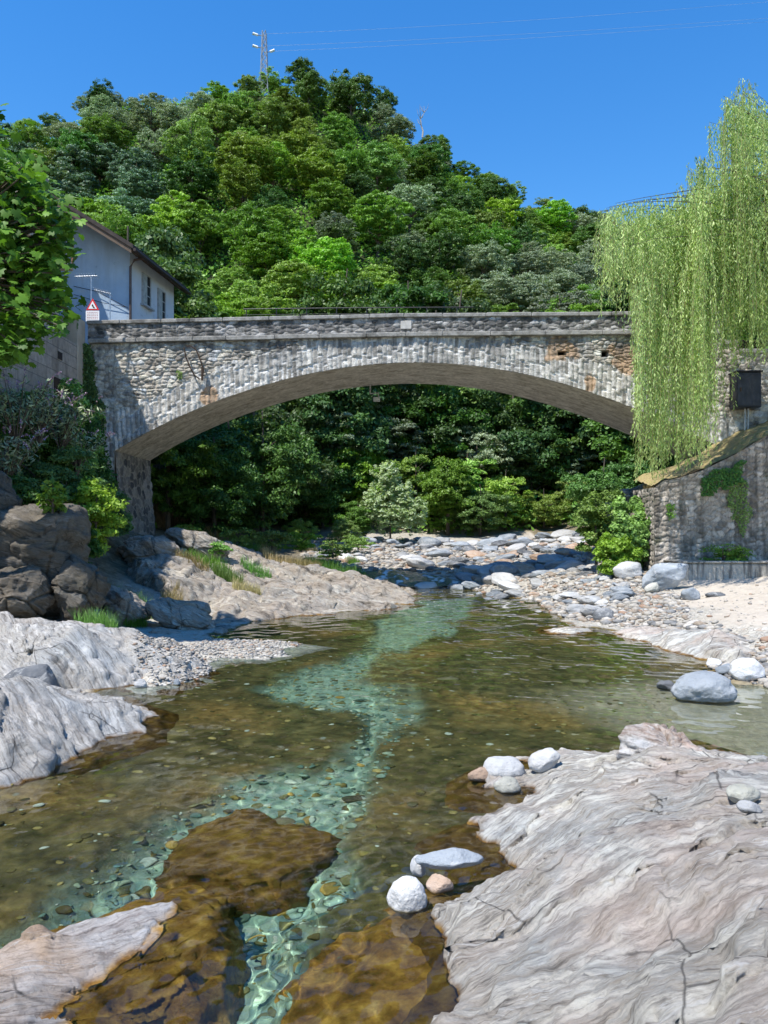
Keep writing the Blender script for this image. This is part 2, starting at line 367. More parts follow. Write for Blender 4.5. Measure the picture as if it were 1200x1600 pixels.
sand = t.ramp(t.noise(p, 7, 9, .75), [(.25, (.37, .315, .25)), (.5, (.47, .41, .335)), (.7, (.55, .485, .40))])
dirt = t.ramp(t.noise(p, 4, 9, .7), [(.3, (.07, .055, .03)), (.5, (.16, .13, .08)), (.65, (.26, .22, .15)), (.8, (.09, .12, .03))])
col = t.mix(t.attr('m_sand'), grav, sand)
hilly = t.ramp(t.math('MULTIPLY_ADD', t.n('SeparateXYZ', {0: p}).outputs[1], .02, -.86), [(.1, 0), (.2, 1)])
dirt = t.mix(hilly, dirt, t.ramp(t.noise(p, .8, 8, .7), [(.3, (.02, .03, .01)), (.6, (.05, .065, .02)), (.8, (.10, .09, .05))]))
col = t.mix(t.attr('m_dirt'), col, dirt)
und = t.mix(t.attr('m_chan'), alg, chan_col); und = t.mix(t.attr('m_swet'), und, sandw)
wetl = t.ramp(t.attr('m_pool'), [(.35, 0), (.5, 1)])
col = t.mix(wetl, t.mix(t.ramp(t.attr('m_pool'), [(.0, 0), (.35, 1)]), col, t.mix(1.0, col, (.5, .45, .38), 'MULTIPLY')), und)
hh = t.math('MULTIPLY', t.math('MULTIPLY', ge, t.math('SUBTRACT', 1.0, t.attr('m_sand'))), t.math('MULTIPLY_ADD', wetl, -.6, .6))
hh = t.math('ADD', hh, t.math('MULTIPLY', t.math('MULTIPLY', t.noise(p, 9, 8, .7), wetl), 1.2))
hh = t.math('ADD', hh, t.math('MULTIPLY', t.noise(p, 30, 5, .7), .35)); hh = t.math('ADD', hh, t.math('MULTIPLY', t.math('MULTIPLY', sfoot, t.attr('m_sand')), 3.5))
river_ground = t.fin(col, .85, t.bump(hh, .02), .25)
fs = fbm(X*.5, Y*.5, oct=4, s=60)
m_sand = sst(-.25, .35, fs*.6+.25+sdist(X, Y, [G(1090, 915, .7), (8.5, 24.2), (16, 24), (16, 12), (7.6, 12.6), (7.0, 15.5), (6.9, 19)])*.9)
m_sand = np.maximum(m_sand, sst(-.4, .6, sdist(X, Y, [(8.5, 43), (16, 43), (16, 52), (6, 52)])))
m_dirt = np.clip(sst(-2.5, -4.5, X+fs*.8)*sst(20, 24, Y)+sst(46, 49, Y+fs*2)+sst(-6, -8, X+fs), 0, 1)
m_dirt = np.maximum(m_dirt, sst(8.35, 8.5, X)*sst(24.2, 24.6, Y))
m_chan = sst(-.16, .30, ch+.09*fbm(X*3.1, Y*3.1, oct=5, s=35)); m_pool = sst(-.16, .12, dp)
m_swet = sst(1.9, 3.4, X+fs*.7)*sst(12.5, 10.5, Y+fs)*sst(5.6, 6.6, Y)
V = np.stack([X, Y, Zg], -1).reshape(-1, 3)
me = mesh_np('riverbank_ground', V, gridfaces(len(gx), len(gy)), river_ground, True,
             {'m_sand': m_sand.ravel(), 'm_dirt': m_dirt.ravel(), 'm_chan': m_chan.ravel(), 'm_pool': m_pool.ravel(), 'm_swet': m_swet.ravel()})
gnd = tag(link('ground', me), kind='structure'); gnd.cycles.is_caustics_receiver = True
def gz(x, y):
    x = np.atleast_1d(np.asarray(x, float)); y = np.atleast_1d(np.asarray(y, float))
    i = np.clip(np.searchsorted(gx, x)-1, 0, len(gx)-2); j = np.clip(np.searchsorted(gy, y)-1, 0, len(gy)-2)
    u = np.clip((x-gx[i])/(gx[i+1]-gx[i]), 0, 1); v = np.clip((y-gy[j])/(gy[j+1]-gy[j]), 0, 1)
    return Zg[j, i]*(1-u)*(1-v)+Zg[j, i+1]*u*(1-v)+Zg[j+1, i]*(1-u)*v+Zg[j+1, i+1]*u*v
def gz1(x, y): return float(gz(x, y)[0])
# ------------------------------------------------------------------ water: one rippled sheet, refracting for real
wxs = axis(-9, 9, .024, .0075); wys = axis(-3, 31, .022, .0055, 3.2)
X, Y = np.meshgrid(wxs, wys); rg = np.random.default_rng(4); Zw = np.zeros_like(X)
for k in range(34):
    a = rg.uniform(0, 2*math.pi); l = .085*(1.11**k)*1.0; amp = .0015*(l/.3)**.72*rg.uniform(.6, 1.3)*(1 if l < .5 else .6)
    fade = sst(.55, .22, Y*.0055/l)
    u = X*math.cos(a)+Y*math.sin(a)+.06*fbm(X*.9+k, Y*.9, oct=2, s=70+k)
    Zw += fade*amp*np.sin(u*2*math.pi/l+rg.uniform(0, 6.28))
Zw *= (.45+.8*sst(-.4, .5, fbm(X*.35, Y*.25, oct=3, s=90)))
Zw += .012*sst(20, 27, Y)*fbm(X*3, Y*3, oct=3, s=91)
t = NT('river_water_mat'); t.set(t.b.inputs['Base Color'], (.80, .955, .90)); t.b.inputs['Transmission Weight'].default_value = 1
t.b.inputs['Roughness'].default_value = 0; t.b.inputs['IOR'].default_value = 1.333
V = np.stack([X, Y, Zw], -1).reshape(-1, 3); Fa = gridfaces(len(wxs), len(wys))
dd = sdist(X.ravel(), Y.ravel(), POOL); keep = (dd[Fa] > -1.6).all(1); Fa = Fa[keep]
water = tag(link('river_water', mesh_np('river_water', V, Fa, t.m)), kind='structure')
water.cycles.is_caustics_caster = True
# stream above the pool, running down between the stones
path = [G(690, 918, .03)+(.05,), (1.0, 30.2, .22), (-.2, 31.6, .42), (-1.2, 33.6, .52), (-1.0, 36.5, .74), (.4, 39, .92), (2.4, 42, 1.15)]
def poly_at(P, n):
    P = np.array(P); s = np.r_[0, np.cumsum(np.hypot(np.diff(P[:, 0]), np.diff(P[:, 1])))]; u = np.linspace(0, s[-1], n)
    return np.stack([np.interp(u, s, P[:, i]) for i in range(3)], -1)
PP = poly_at(path, 220); PP[:, 2] = np.convolve(np.pad(PP[:, 2], 12, 'edge'), np.ones(25)/25, 'valid')
ww = np.linspace(-1, 1, 50); wid = np.interp(np.linspace(0, 1, 220), [0, .1, .3, .5, 1], [1.9, 1.8, 1.5, 1.3, 1.2])
X = PP[:, 0:1]+ww[None]*wid[:, None]; Y = PP[:, 1:2]+ww[None]*.15; st = fbm(X*3, Y*2, oct=4, s=95)
Z = PP[:, 2:3]+.03*st+0*X
steep = np.abs(np.gradient(PP[:, 2]))/.06
foam = np.clip(sst(.02, .5, fbm(X*4.5, Y*1.6, oct=4, s=97)+.35*np.minimum(steep, 1.5)[:, None]-.15), 0, 1)*(1-np.abs(ww)[None]**4)
t = NT('rapids_mat'); t.b.inputs['Transmission Weight'].default_value = .0
fm = t.attr('foam'); col = t.mix(fm, (.045, .06, .04), (.8, .85, .87)); h = t.noise(t.pos(), 9, 6, .65)
rap = t.fin(col, t.math('MULTIPLY_ADD', fm, .5, .06), t.bump(h, .05), .6)
tag(obj('rapids_water', np.stack([X, Y, Z], -1).reshape(-1, 3), gridfaces(50, 220), rap, attrs={'foam': foam.ravel()}), kind='structure')
# ------------------------------------------------------------------ stone bridge
BY = 26.0; BW = 3.8
def bx(px): return (px-600)*BY/F
def bz(py): return CH+(HY-py)*BY/F
_ip = [(180, 705), (215, 684), (267, 657), (333, 629), (400, 606), (467, 588), (533, 575), (600, 567.5), (650, 566.5), (733, 572), (800, 581), (867, 596), (933, 616), (1000, 642), (1067, 671), (1135, 703)]
IX = np.linspace(bx(180), bx(1135), 160)
_co = np.polyfit([bx(a) for a, b in _ip], [bz(b) for a, b in _ip], 6); IZ = np.polyval(_co, IX)
ISL = np.r_[0, np.cumsum(np.hypot(np.diff(IX), np.diff(IZ)))]
def topz(x): return np.interp(x, [bx(135), bx(640), bx(975), bx(1150)], [bz(501), bz(490), bz(487), bz(486)])
def corz(x): return topz(x)-.76*np.ones_like(x)
def intr(x): return np.interp(x, IX, IZ)
face_stops = [(0, (0.123, 0.118, 0.112)), (.2, (0.269, 0.258, 0.241)), (.5, (0.403, 0.381, 0.347)), (.8, (0.515, 0.482, 0.431)), (1, (0.627, 0.605, 0.560))]
M_face = wallmat('bridge_rubble_mat', (.40, .37, .32), face_stops, .03, .4)
M_ring = wallmat('arch_ring_mat', (.60, .58, .54), [(0, (.17, .165, .16)), (.3, (.31, .30, .285)), (.6, (.42, .40, .37)), (1, (.55, .53, .50))], .04, .3)
M_soff = wallmat('arch_soffit_mat', (.66, .61, .53), [(0, (.42, .38, .31)), (.5, (.60, .55, .47)), (1, (.70, .66, .58))], .05, .25, (.22, .19, .14))
M_par = wallmat('parapet_rubble_mat', (.24, .225, .20), [(0, (.07, .07, .065)), (.35, (.18, .17, .16)), (.7, (.34, .32, .29)), (1, (.54, .52, .49))], .03, .75)
M_cop = wallmat('coping_stone_mat', (.2, .19, .17), [(0, (.30, .285, .26)), (1, (.42, .40, .36))], .008, .5)
def rubble(U, Vv, sw, shh, seed, amp, mw=.09, warp=.25):
    """U along, Vv up -> displacement, stone id, mortar"""
    uu = U/sw+warp*fbm(U*1.6, Vv*1.6, oct=3, s=seed+3); vv = Vv/shh+warp*fbm(U*1.6+9, Vv*1.6, oct=3, s=seed+4)
    d1, d2, i = worley(uu, vv, seed); e = d2-d1
    m = sst(mw*1.6, mw*.5, e); disp = amp*(sst(0, .35, e)*(.5+.7*hsh(np.floor(i*9999), i*0, i*0, 3)))+amp*.35*fbm(U*9, Vv*9, oct=3, s=seed+6)
    return disp, i, m
def faceplate(name, Xg, Zg, Yfun, mat, parent, sid, mor, flip=False):
    ny, nx = Xg.shape; F4 = gridfaces(nx, ny)
    V = np.stack([Xg, Yfun, Zg], -1).reshape(-1, 3)
    if flip: F4 = F4[:, ::-1]
    return obj(name, V, F4, mat, parent, attrs={'sid': np.ravel(sid), 'mor': np.ravel(mor)})
bridge = thing('stone_bridge', 'long single-arch grey rubble stone bridge spanning the river with a parapet', 'bridge', (bx(645), BY+BW/2, 0.5))
cols = np.arange(bx(133), 14.0, .032)
def bottom(x):
    return np.where(x < IX[0], np.interp(x, [-10, IX[0]], [2.2, 1.7]), np.where(x > IX[-1], np.interp(x, [IX[-1], 14], [4.2, 5.3]), intr(x)))
def face_rows(x, n, top):
    b = bottom(x); s = np.linspace(0, 1, n); return b[None]+(top(x)-b)[None]*s[:, None]
for side in (0, 1):
    n = 150 if side == 0 else 30; cc = cols if side == 0 else cols[::8]
    if side == 0: cc = np.sort(np.r_[cc, IX[0]-.004, IX[0]+.004, IX[-1]-.004, IX[-1]+.004])
    Zf = face_rows(cc, n, corz); Xf = np.broadcast_to(cc, Zf.shape).copy()
    # distance to the intrados and arc length there
    P = np.stack([IX, IZ], -1); bd = np.full(Xf.shape, 1e9); bs = np.zeros(Xf.shape)
    for k in range(0, 160, 1):
        d = (Xf-IX[k])**2+(Zf-IZ[k])**2; m = d < bd; bd = np.where(m, d, bd); bs = np.where(m, ISL[k]+(Xf-IX[k])*.95, bs)
    bd = np.sqrt(bd)
    rt = .98+.16*(hsh(np.floor(bs/.23), bs*0, bs*0, 8)-.5)
    inr = (bd < rt) & (Zf > IZ[0]-.2) & (Xf > IX[0]-1.1) & (Xf < IX[-1]+1.0)
    dr, ir, mr = rubble(Xf, Zf*1.0, .25, .125, 11, .045)
    # voussoirs: thin radial stones
    cell = bs/.165+.3*vnoise(bs*1.3, bd*.5, bs*0, 4); fr = cell-np.floor(cell); e = np.minimum(fr, 1-fr)
    vid = hsh(np.floor(cell), np.floor(bd/.62+.5*hsh(np.floor(cell), bs*0, bs*0, 2)), bs*0, 6)
    rj = bd/.55+.7*hsh(np.floor(cell), bs*0, bs*0, 2); ej = np.minimum(rj-np.floor(rj), 1-rj+np.floor(rj)); vid = hsh(np.floor(cell), np.floor(rj), bs*0, 6); e = np.minimum(e, ej*1.6+.02)
    dv = .05*sst(.03, .22, e)*(.3+vid)+.018*fbm(Xf*6, Zf*6, oct=4, s=44); mv = sst(.16, .08, e)
    disp = np.where(inr, dv, dr); sid = np.where(inr, vid, ir); mor = np.where(inr, mv, mr*.75)
    disp = disp+.04*fbm(Xf*.7, Zf*.7, oct=3, s=77)
    # the edge rows stay put so the soffit meets the face
    hole = np.zeros(Xf.shape)
    for hx, hz, hw, hh_ in ((bx(878), bz(552), .11, .06), (bx(945), bz(553), .09, .09)):
        hole = np.maximum(hole, sst(1.25, .85, np.maximum(np.abs(Xf-hx)/hw, np.abs(Zf-hz)/hh_)))
    disp = disp-hole*.3; disp[-1] = 0
    if side == 0:
        fcol = faceplate('face_wall', Xf, Zf, BY-disp, M_face, bridge, sid, mor)
        me = fcol.data; at = me.attributes.new('ring', 'FLOAT', 'POINT'); at.data.foreach_set('value', inr.astype(np.float32).ravel())
        om = np.zeros(Xf.shape)
        for ox, oz, rw, rh in ((bx(875), bz(543), .52, .42), (bx(978), bz(562), .5, .45), (bx(922), bz(598), .16, .4), (bx(330), bz(618), .25, .3)):
            q = np.hypot((Xf-ox)/rw, (Zf-oz)/rh)+.45*fbm(Xf*3, Zf*3, oct=3, s=88); om = np.maximum(om, sst(1.15, .9, q))
        at = me.attributes.new('patch', 'FLOAT', 'POINT'); at.data.foreach_set('value', om.astype(np.float32).ravel())
        at = me.attributes.new('dark', 'FLOAT', 'POINT'); at.data.foreach_set('value', hole.astype(np.float32).ravel())
    else:
        faceplate('rear_face_wall', Xf, Zf, BY+BW+disp*0, M_face, bridge, sid, mor, True)
# face material: rubble, pale radial ring stones, orange mortar patches
t = NT('bridge_face_mat'); p = t.pos(); sid = t.attr('sid'); ring = t.attr('ring'); mo = t.attr('mor')
c1 = t.ramp(sid, [(a_, tuple(min(.8, k_*q_) for k_, q_ in zip(c_, (1.66, 1.56, 1.4)))) for a_, c_ in face_stops]); c2 = t.ramp(sid, [(0, (0.291, 0.270, 0.233)), (.3, (0.493, 0.462, 0.403)), (.6, (0.650, 0.611, 0.535)), (1, (0.806, 0.770, 0.689))])
col = t.mix(ring, c1, c2); col = t.mix(mo, col, t.mix(ring, (.52, .475, .40), (.76, .74, .69)))
col = t.mix(1.0, col, t.ramp(t.noise(p, 7, 8, .72), [(.3, .38), (.5, .95), (.7, 1.25)]), 'MULTIPLY')
col = t.mix(t.ramp(t.noise(p, 1.1, 8, .65), [(.5, 0), (.7, .5)]), col, (.13, .125, .115))
wl = t.noise(t.vscale(p, (1.6, 1, 1.3)), .9, 6, .6); col = t.mix(t.ramp(wl, [(.52, 0), (.66, .5)]), col, (.62, .61, .58))
col = t.mix(t.attr('patch'), col, t.ramp(t.noise(p, 12, 5), [(.3, (.42, .28, .17)), (.7, (.60, .43, .29))]))
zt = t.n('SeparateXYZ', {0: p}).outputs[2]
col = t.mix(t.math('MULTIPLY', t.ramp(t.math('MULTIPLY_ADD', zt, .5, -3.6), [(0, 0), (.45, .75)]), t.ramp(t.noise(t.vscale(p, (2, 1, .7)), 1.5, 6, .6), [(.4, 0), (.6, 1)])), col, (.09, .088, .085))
lk = t.noise(t.vscale(p, (3.2, 1, .25)), 1.1, 6, .6); col = t.mix(t.ramp(lk, [(.56, 0), (.68, .45)]), col, (.10, .097, .09))
col = t.mix(t.attr('dark'), col, (.01, .01, .01))
sp = t.n('TexVoronoi', {'Vector': p, 'Scale': 26}).outputs['Distance']; col = t.mix(t.ramp(sp, [(.08, .7), (.2, 0)]), col, (.12, .115, .10))
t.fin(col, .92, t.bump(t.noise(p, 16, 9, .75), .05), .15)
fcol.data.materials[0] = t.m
# soffit
ys = np.linspace(BY, BY+BW, 60); xi = np.interp(np.linspace(0, ISL[-1], 420), ISL, IX); zi = intr(xi)
Xs, Ys = np.meshgrid(xi, ys); Zs = np.broadcast_to(zi, Xs.shape)
ds, i2, m2 = rubble(Xs, Ys, .45, .14, 21, .03); edge = sst(0, .05, (Ys-BY)/BW)*sst(1, .97, (Ys-BY)/BW)
faceplate('arch_soffit', Xs, Zs-ds*edge*.8+.02*edge, Ys, M_soff, bridge, i2, np.clip(m2*.6+.3*(fbm(Xs*3, Ys*6, oct=3, s=9) > .1), 0, 1), True)
M_abut = wallmat('abutment_stone_mat', (.34, .31, .26), [(0, (.05, .055, .065)), (.35, (.17, .16, .15)), (.7, (.27, .25, .22)), (1, (.36, .33, .29))], .03, .3)
for nm, x0, z1, z0, sgn in (('left_abutment', IX[0], IZ[0], 1.2, 1), ('right_abutment', IX[-1], IZ[-1], 2.8, -1)):
    yy = np.linspace(BY, BY+BW, 90); zz = np.linspace(z0, z1, 90); Ya, Za = np.meshgrid(yy, zz)
    da, ia, ma = rubble(Ya, Za, .36, .3, 31, .04, .1); e = sst(0, .03, (Ya-BY)/BW)
    faceplate(nm.split('_')[1] if False else 'abutment', x0+sgn*(da*e+(z1-Za)*.07), Za, Ya+0*Za, M_abut, bridge, ia, ma, sgn < 0)
# left pier front below the springing
# parapet front / back, deck, cornice, coping
def band(name, x0, x1, zb, zt, y, mat, n=26, dx=.034, amp=.03, sw=.24, sh_=.13, flip=False, seed=41):
    xx = np.arange(x0, x1+dx, dx); s = np.linspace(0, 1, n); Zp = zb(xx)[None]+(zt(xx)-zb(xx))[None]*s[:, None]; Xp = np.broadcast_to(xx, Zp.shape)
    d, i, m = rubble(Xp, Zp, sw, sh_, seed, amp); return faceplate(name, Xp, Zp, y-d*(1 if not flip else -1), mat, bridge, i, m, flip)
XL, XR = bx(137), bx(1126)
band('parapet', XL, XR, lambda x: corz(x)+.13, lambda x: topz(x)-.12, BY+.03, M_par)
band('parapet', XL, XR, lambda x: corz(x)+.1, lambda x: topz(x)-.12, BY+.40, M_par, flip=True, n=8, dx=.3)
band('parapet', XL, XR, lambda x: corz(x)-.2, lambda x: topz(x)-.12, BY+BW-.03, M_par, flip=True, n=8, dx=.3)
band('parapet', XL, XR, lambda x: corz(x)-.2, lambda x: topz(x)-.12, BY+BW-.4, M_par, n=8, dx=.3)
def strip(name, x0, x1, z0, z1, y0, y1, mat, step=1.15, seed=1, gap=.012, wob=.012):
    rg = random.Random(seed); m = MB(); x = x0; sid = []
    while x < x1-.05:
        L = min(step*rg.uniform(.7, 1.25), x1-x); a = rg.uniform(-wob, wob); q = rg.uniform(-wob, wob); k = 6
        xs = np.linspace(x+gap/2, x+L-gap/2, k)
        for j in range(k-1):
            n0 = len(m.v)
        zz0 = float(z0(x+L/2)); zz1 = float(z1(x+L/2)); sl_ = float(z1(x+L)-z1(x))/L
        b = MB().box(x+gap/2, x+L-gap/2, y0+a, y1+a, zz0+q*.4, zz1+q*.5, .018); Vb = np.concatenate(b.v); Vb[:, 2] += (Vb[:, 0]-(x+L/2))*sl_
        m.add(Vb, b.f); x += L
    return m.build(name, mat, bridge)
t = NT('weathered_coping_mat'); p = t.pos()
col = t.ramp(t.noise(p, 5, 8, .7), [(.3, (.16, .155, .14)), (.5, (.30, .285, .255)), (.7, (.43, .41, .37))])
col = t.mix(t.ramp(t.noise(p, 1.2, 6, .7), [(.5, 0), (.62, .7)]), col, (.085, .08, .07))
M_coping = t.fin(col, .9, t.bump(t.noise(p, 24, 7, .7), .02), .2)
strip('coping', XL-.03, XR, lambda x: topz(x)-.125, lambda x: topz(x), BY-.05, BY+.45, M_coping, 1.3, 3)
strip('coping', XL, XR, lambda x: topz(x)-.125, lambda x: topz(x), BY+BW-.45, BY+BW+.05, M_coping, 1.3, 4)
strip('cornice', XL+.05, XR, lambda x: corz(x)-.005, lambda x: corz(x)+.135, BY-.15, BY+.2, M_coping, 1.5, 5, .008, .008)
dk = MB(); xx = np.linspace(bx(60), 13, 20)
for a, b in zip(xx[:-1], xx[1:]):
    za, zb_ = float(corz(a))-.12, float(corz(b))-.12
    dk.add([(a, BY+.2, za), (b, BY+.2, zb_), (b, BY+BW-.2, zb_), (a, BY+BW-.2, za)], [(0, 1, 2, 3)])
dk.build('road_deck', plain('deck_asphalt_mat', (.06, .06, .06), .9), bridge)
MB().box(bx(626), bx(643), BY-.012, BY+.05, bz(514), bz(501), .01).build('plaque', plain('plaque_stone_mat', (.5, .47, .42), .8), bridge)
# ends of the wall right of the parapet
capm = M_coping
mm = MB(); mm.box(XR+.01, bx(1153), BY-.04, BY+.6, bz(539), bz(531), .02); mm.build('pillar_cap', capm, bridge)
mm = MB(); mm.box(bx(1153)+.01, 14.0, BY-.04, BY+.6, bz(552), bz(545), .02); mm.build('wall_cap', capm, bridge)
# trim the face columns right of the parapet end down to those caps
me = fcol.data; n_ = len(me.vertices); co = np.empty(n_*3, np.float32); me.vertices.foreach_get('co', co); co = co.reshape(-1, 3); off = np.array(fcol.location)
wxv = co[:, 0]+off[0]; wz = co[:, 2]+off[2]+np.array(bridge.location)[2]*0
lx = co[:, 0]+bridge.location.x; lz = co[:, 2]+bridge.location.z
lim = np.where(lx > bx(1153), bz(551), np.where(lx > XR, bz(538), 99)); lz = np.minimum(lz, lim); co[:, 2] = lz-bridge.location.z
me.vertices.foreach_set('co', co.ravel()); me.update()
# hanging cable loop with its iron hook, weeds on the face
irm = plain('rusty_iron_mat', (.07, .045, .03), .7, .3)
lp = [(290, 545), (293, 560), (299, 575), (306, 588), (314, 594), (318, 592), (320, 580), (316, 566), (309, 549), (301, 543), (293, 543)]
m = MB().tube([(bx(a), BY-.19-.03*math.sin(i), bz(b)) for i, (a, b) in enumerate(lp)], .024, 5); m.tube([(bx(317.5), BY-.17, bz(596)), (bx(318), BY-.18, bz(575))], .04, 5)
tag(m.build('hanging_cable', irm, base=(bx(305), BY-.1, bz(545))), 'dark loop of cable hanging on the left of the bridge face', 'cable')
# utility cabinet on the right end wall, with two pipes
cb = thing('utility_cabinet', 'dark grey metal utility cabinet mounted on the right end of the bridge wall', 'cabinet', (PW(1168, 640, 25.4)))
cm = plain('cabinet_metal_mat', (.045, .048, .055), .45, .5, .25, 3)
x0, _, z1 = PW(1149, 582, 25.5); x1, _, z0 = PW(1188, 637, 25.5)
MB().box(x0, x1, 25.42, 25.96, z0, z1, .02).build('cabinet_body', cm, cb)
MB().box(x0+.03, x1-.03, 25.395, 25.42, z0+.04, z1-.07, .008).build('door', cm, cb)
MB().box(x0-.03, x1+.03, 25.36, 25.98, z1, z1+.05, .01).build('cabinet_roof', plain('cabinet_roof_mat', (.02, .02, .022), .5), cb)
m = MB(); m.box(x0+.1, x0+.14, 25.36, 25.395, z0+.5, z0+.62, .005); m.build('handle', irm, cb)
pm = plain('galvanised_pipe_mat', (.4, .4, .4), .4, .6)
for xx_ in (1164, 1169): MB().tube([PW(xx_, 636, 25.7), PW(xx_-.5, 694, 25.7)], .032, 8).build('pipe', pm, cb)
# metal railing on the far parapet
rl = thing('metal_railing', 'thin dark metal railing above the far side of the bridge', 'railing', PW(545, 492, 30.2))
rm = plain('railing_metal_mat', (.05, .05, .05), .5, .6)
yR = 30.2
def rz(px): return PW(px, np.interp(px, [380, 560, 735], [483, 481, 480]), yR)
m = MB(); m.tube([rz(a) for a in range(380, 741, 30)], .022, 6); m.build('top_rail', rm, rl)
m = MB(); m.tube([(q[0], q[1], q[2]-.22) for q in [rz(a) for a in range(380, 741, 30)]], .012, 5); m.build('lower_rail', rm, rl)
for a in range(385, 740, 47):
    q = rz(a); MB().tube([q, (q[0], q[1], q[2]-1.0)], .022, 6).build('rail_post', rm, rl)
# lamp hanging under the far edge of the arch
lm = thing('hanging_lamp', 'small bent pipe lamp hanging under the far edge of the arch', 'lamp', PW(579, 603, 29.7))
pg = plain('pale_pipe_mat', (.42, .43, .42), .5, .3)
MB().tube([PW(578.5, 596, 29.6), PW(578.5, 615, 29.6), PW(591, 614, 29.6), PW(592, 624, 29.6)], .035, 6).build('bracket', pg, lm)
MB().box(PW(583, 0, 29.6)[0], PW(594, 0, 29.6)[0], 29.45, 29.75, PW(0, 627, 29.6)[2], PW(0, 621, 29.6)[2], .02).build('lamp_shade', pg, lm)
# ------------------------------------------------------------------ retaining wall and quay on the right
RY = 24.0
def rx(px): return (px-600)*RY/F
def rzz(py): return CH+(HY-py)*RY/F
TX = np.array([8.1, rx(1037), rx(1060), rx(1099), rx(1150), rx(1200), 13.6]); TZ = np.array([rzz(762), rzz(751), rzz(747), rzz(734), rzz(709), rzz(679), rzz(640)])
M_ret = NT('retaining_wall_mat'); t = M_ret; p = t.pos(); sid = t.attr('sid'); mo = t.attr('mor')
col = t.ramp(sid, [(0, (0.250, 0.216, 0.178)), (.4, (0.425, 0.372, 0.310)), (.8, (0.562, 0.492, 0.414)), (1, (0.688, 0.612, 0.529))]); col = t.mix(mo, col, (.30, .27, .225))
col = t.mix(1.0, col, t.ramp(t.noise(p, 10, 7, .7), [(.3, .6), (.6, 1.1)]), 'MULTIPLY')
col = t.mix(t.ramp(t.noise(t.vscale(p, (3, 3, .3)), 1.2, 7, .6), [(.46, 0), (.62, .75)]), col, (.095, .085, .07))
col = t.mix(t.ramp(t.noise(p, 1.5, 6, .65), [(.55, 0), (.7, .5)]), col, (.07, .085, .03))
M_ret = t.fin(col, .92, t.bump(t.noise(p, 20, 7, .7), .03), .15)
rw = thing('retaining_wall', 'rubble stone retaining wall rising to the right under the willow', 'wall', (11, 24, .9))
xx = np.arange(8.1, 13.6, .03); s = np.linspace(0, 1, 120); tz = np.interp(xx, TX, TZ)
Zr = .55+(tz-.55)[None]*s[:, None]; Xr = np.broadcast_to(xx, Zr.shape); d, i, m_ = rubble(Xr, Zr, .26, .15, 51, .05)
faceplate('wall_face', Xr, Zr, RY-d+.03*(3.4-Zr)*-.6+.08*fbm(Xr*.8, Zr*.8, oct=2, s=3), M_ret, rw, i, m_)
yy = np.arange(RY, 25.95, .03); Zr = .55+(tz[0]-.55)*s[:, None]+0*yy[None]; Yr = np.broadcast_to(yy, Zr.shape); d, i, m_ = rubble(Yr, Zr, .26, .15, 52, .04)
faceplate('wall_return', 8.1-d*sst(0, .1, Yr-RY), Zr, Yr+.03*(3.4-Zr)*-.6*sst(24.5, 24, Yr), M_ret, rw, i, m_, True)
# grassy earth ramp on the wall top
xx = np.arange(8.1, 13.6, .05); tz = np.interp(xx, TX, TZ); yy = np.linspace(23.95, 26, 30); Xc, Yc = np.meshgrid(xx, yy)
Zc = tz[None]+(Yc-24)*.16+.05*fbm(Xc*3, Yc*3, oct=4, s=15)+.05
t = NT('dry_turf_mat'); p = t.pos(); col = t.ramp(t.noise(p, 8, 9, .75), [(.3, (0.150, 0.112, 0.045)), (.5, (0.450, 0.352, 0.180)), (.62, (0.240, 0.255, 0.075)), (.8, (0.630, 0.510, 0.300))])
turf = t.fin(col, .95, t.bump(t.noise(p, 22, 8, .8), .05), .1)
tag(obj('turf_bank', np.stack([Xc, Yc, Zc], -1).reshape(-1, 3), gridfaces(len(xx), 30), turf, base=(0, 0, 0)), kind='structure')
ql = thing('quay_ledge', 'low stained concrete ledge at the foot of the retaining wall', 'ledge', (10.3, 22.8, .7))
t = NT('stained_concrete_mat'); p = t.pos(); col = t.ramp(t.noise(p, 6, 8, .7), [(.3, (.33, .30, .25)), (.7, (.50, .46, .39))])
col = t.mix(t.ramp(t.noise(t.vscale(p, (5, 1, .35)), 1.6, 5, .6), [(.48, 0), (.58, .8)]), col, (.10, .095, .085))
cst = t.fin(col, .9, t.bump(t.noise(p, 14, 7, .7), .03), .15)
a = PW(1062, 880, 22.6); b = PW(1260, 884, 22.6)
MB().box(a[0], b[0], 22.6, 23.9, .35, a[2], .05).build('ledge_block', cst, ql)
MB().box(a[0]-.03, b[0], 22.56, 23.93, a[2]+.002, a[2]+.05, .02).build('ledge_top', cst, ql)
# ------------------------------------------------------------------ left house standing on a block wall
HX = -9.7
hs = thing('riverside_house', 'old grey house on a concrete block base beside the left end of the bridge', 'house', (-13, 20, 2.5))
t = NT('block_wall_mat'); p = t.pos(); sw_ = t.n('CombineXYZ', {0: t.n('SeparateXYZ', {0: p}).outputs[1], 1: t.n('SeparateXYZ', {0: p}).outputs[2], 2: 0.0}).outputs[0]
br = t.n('TexBrick', {'Vector': sw_, 'Scale': 1.0, 'Mortar Size': .012, 'Brick Width': .78, 'Row Height': .36, 'Color1': (.31, .27, .22, 1), 'Color2': (.40, .355, .30, 1), 'Mortar': (.22, .20, .175, 1)})
col = t.mix(1.0, br.outputs[0], t.ramp(t.noise(p, 6, 7, .7), [(.3, .7), (.7, 1.15)]), 'MULTIPLY')
col = t.mix(t.ramp(t.noise(t.vscale(p, (2, 2, .5)), .9, 6, .6), [(.5, 0), (.7, .6)]), col, (.12, .10, .08))
blockm = t.fin(col, .9, t.bump(t.math('SUBTRACT', t.noise(p, 18, 6), t.math('MULTIPLY', br.outputs[1], .8)), .03), .15)
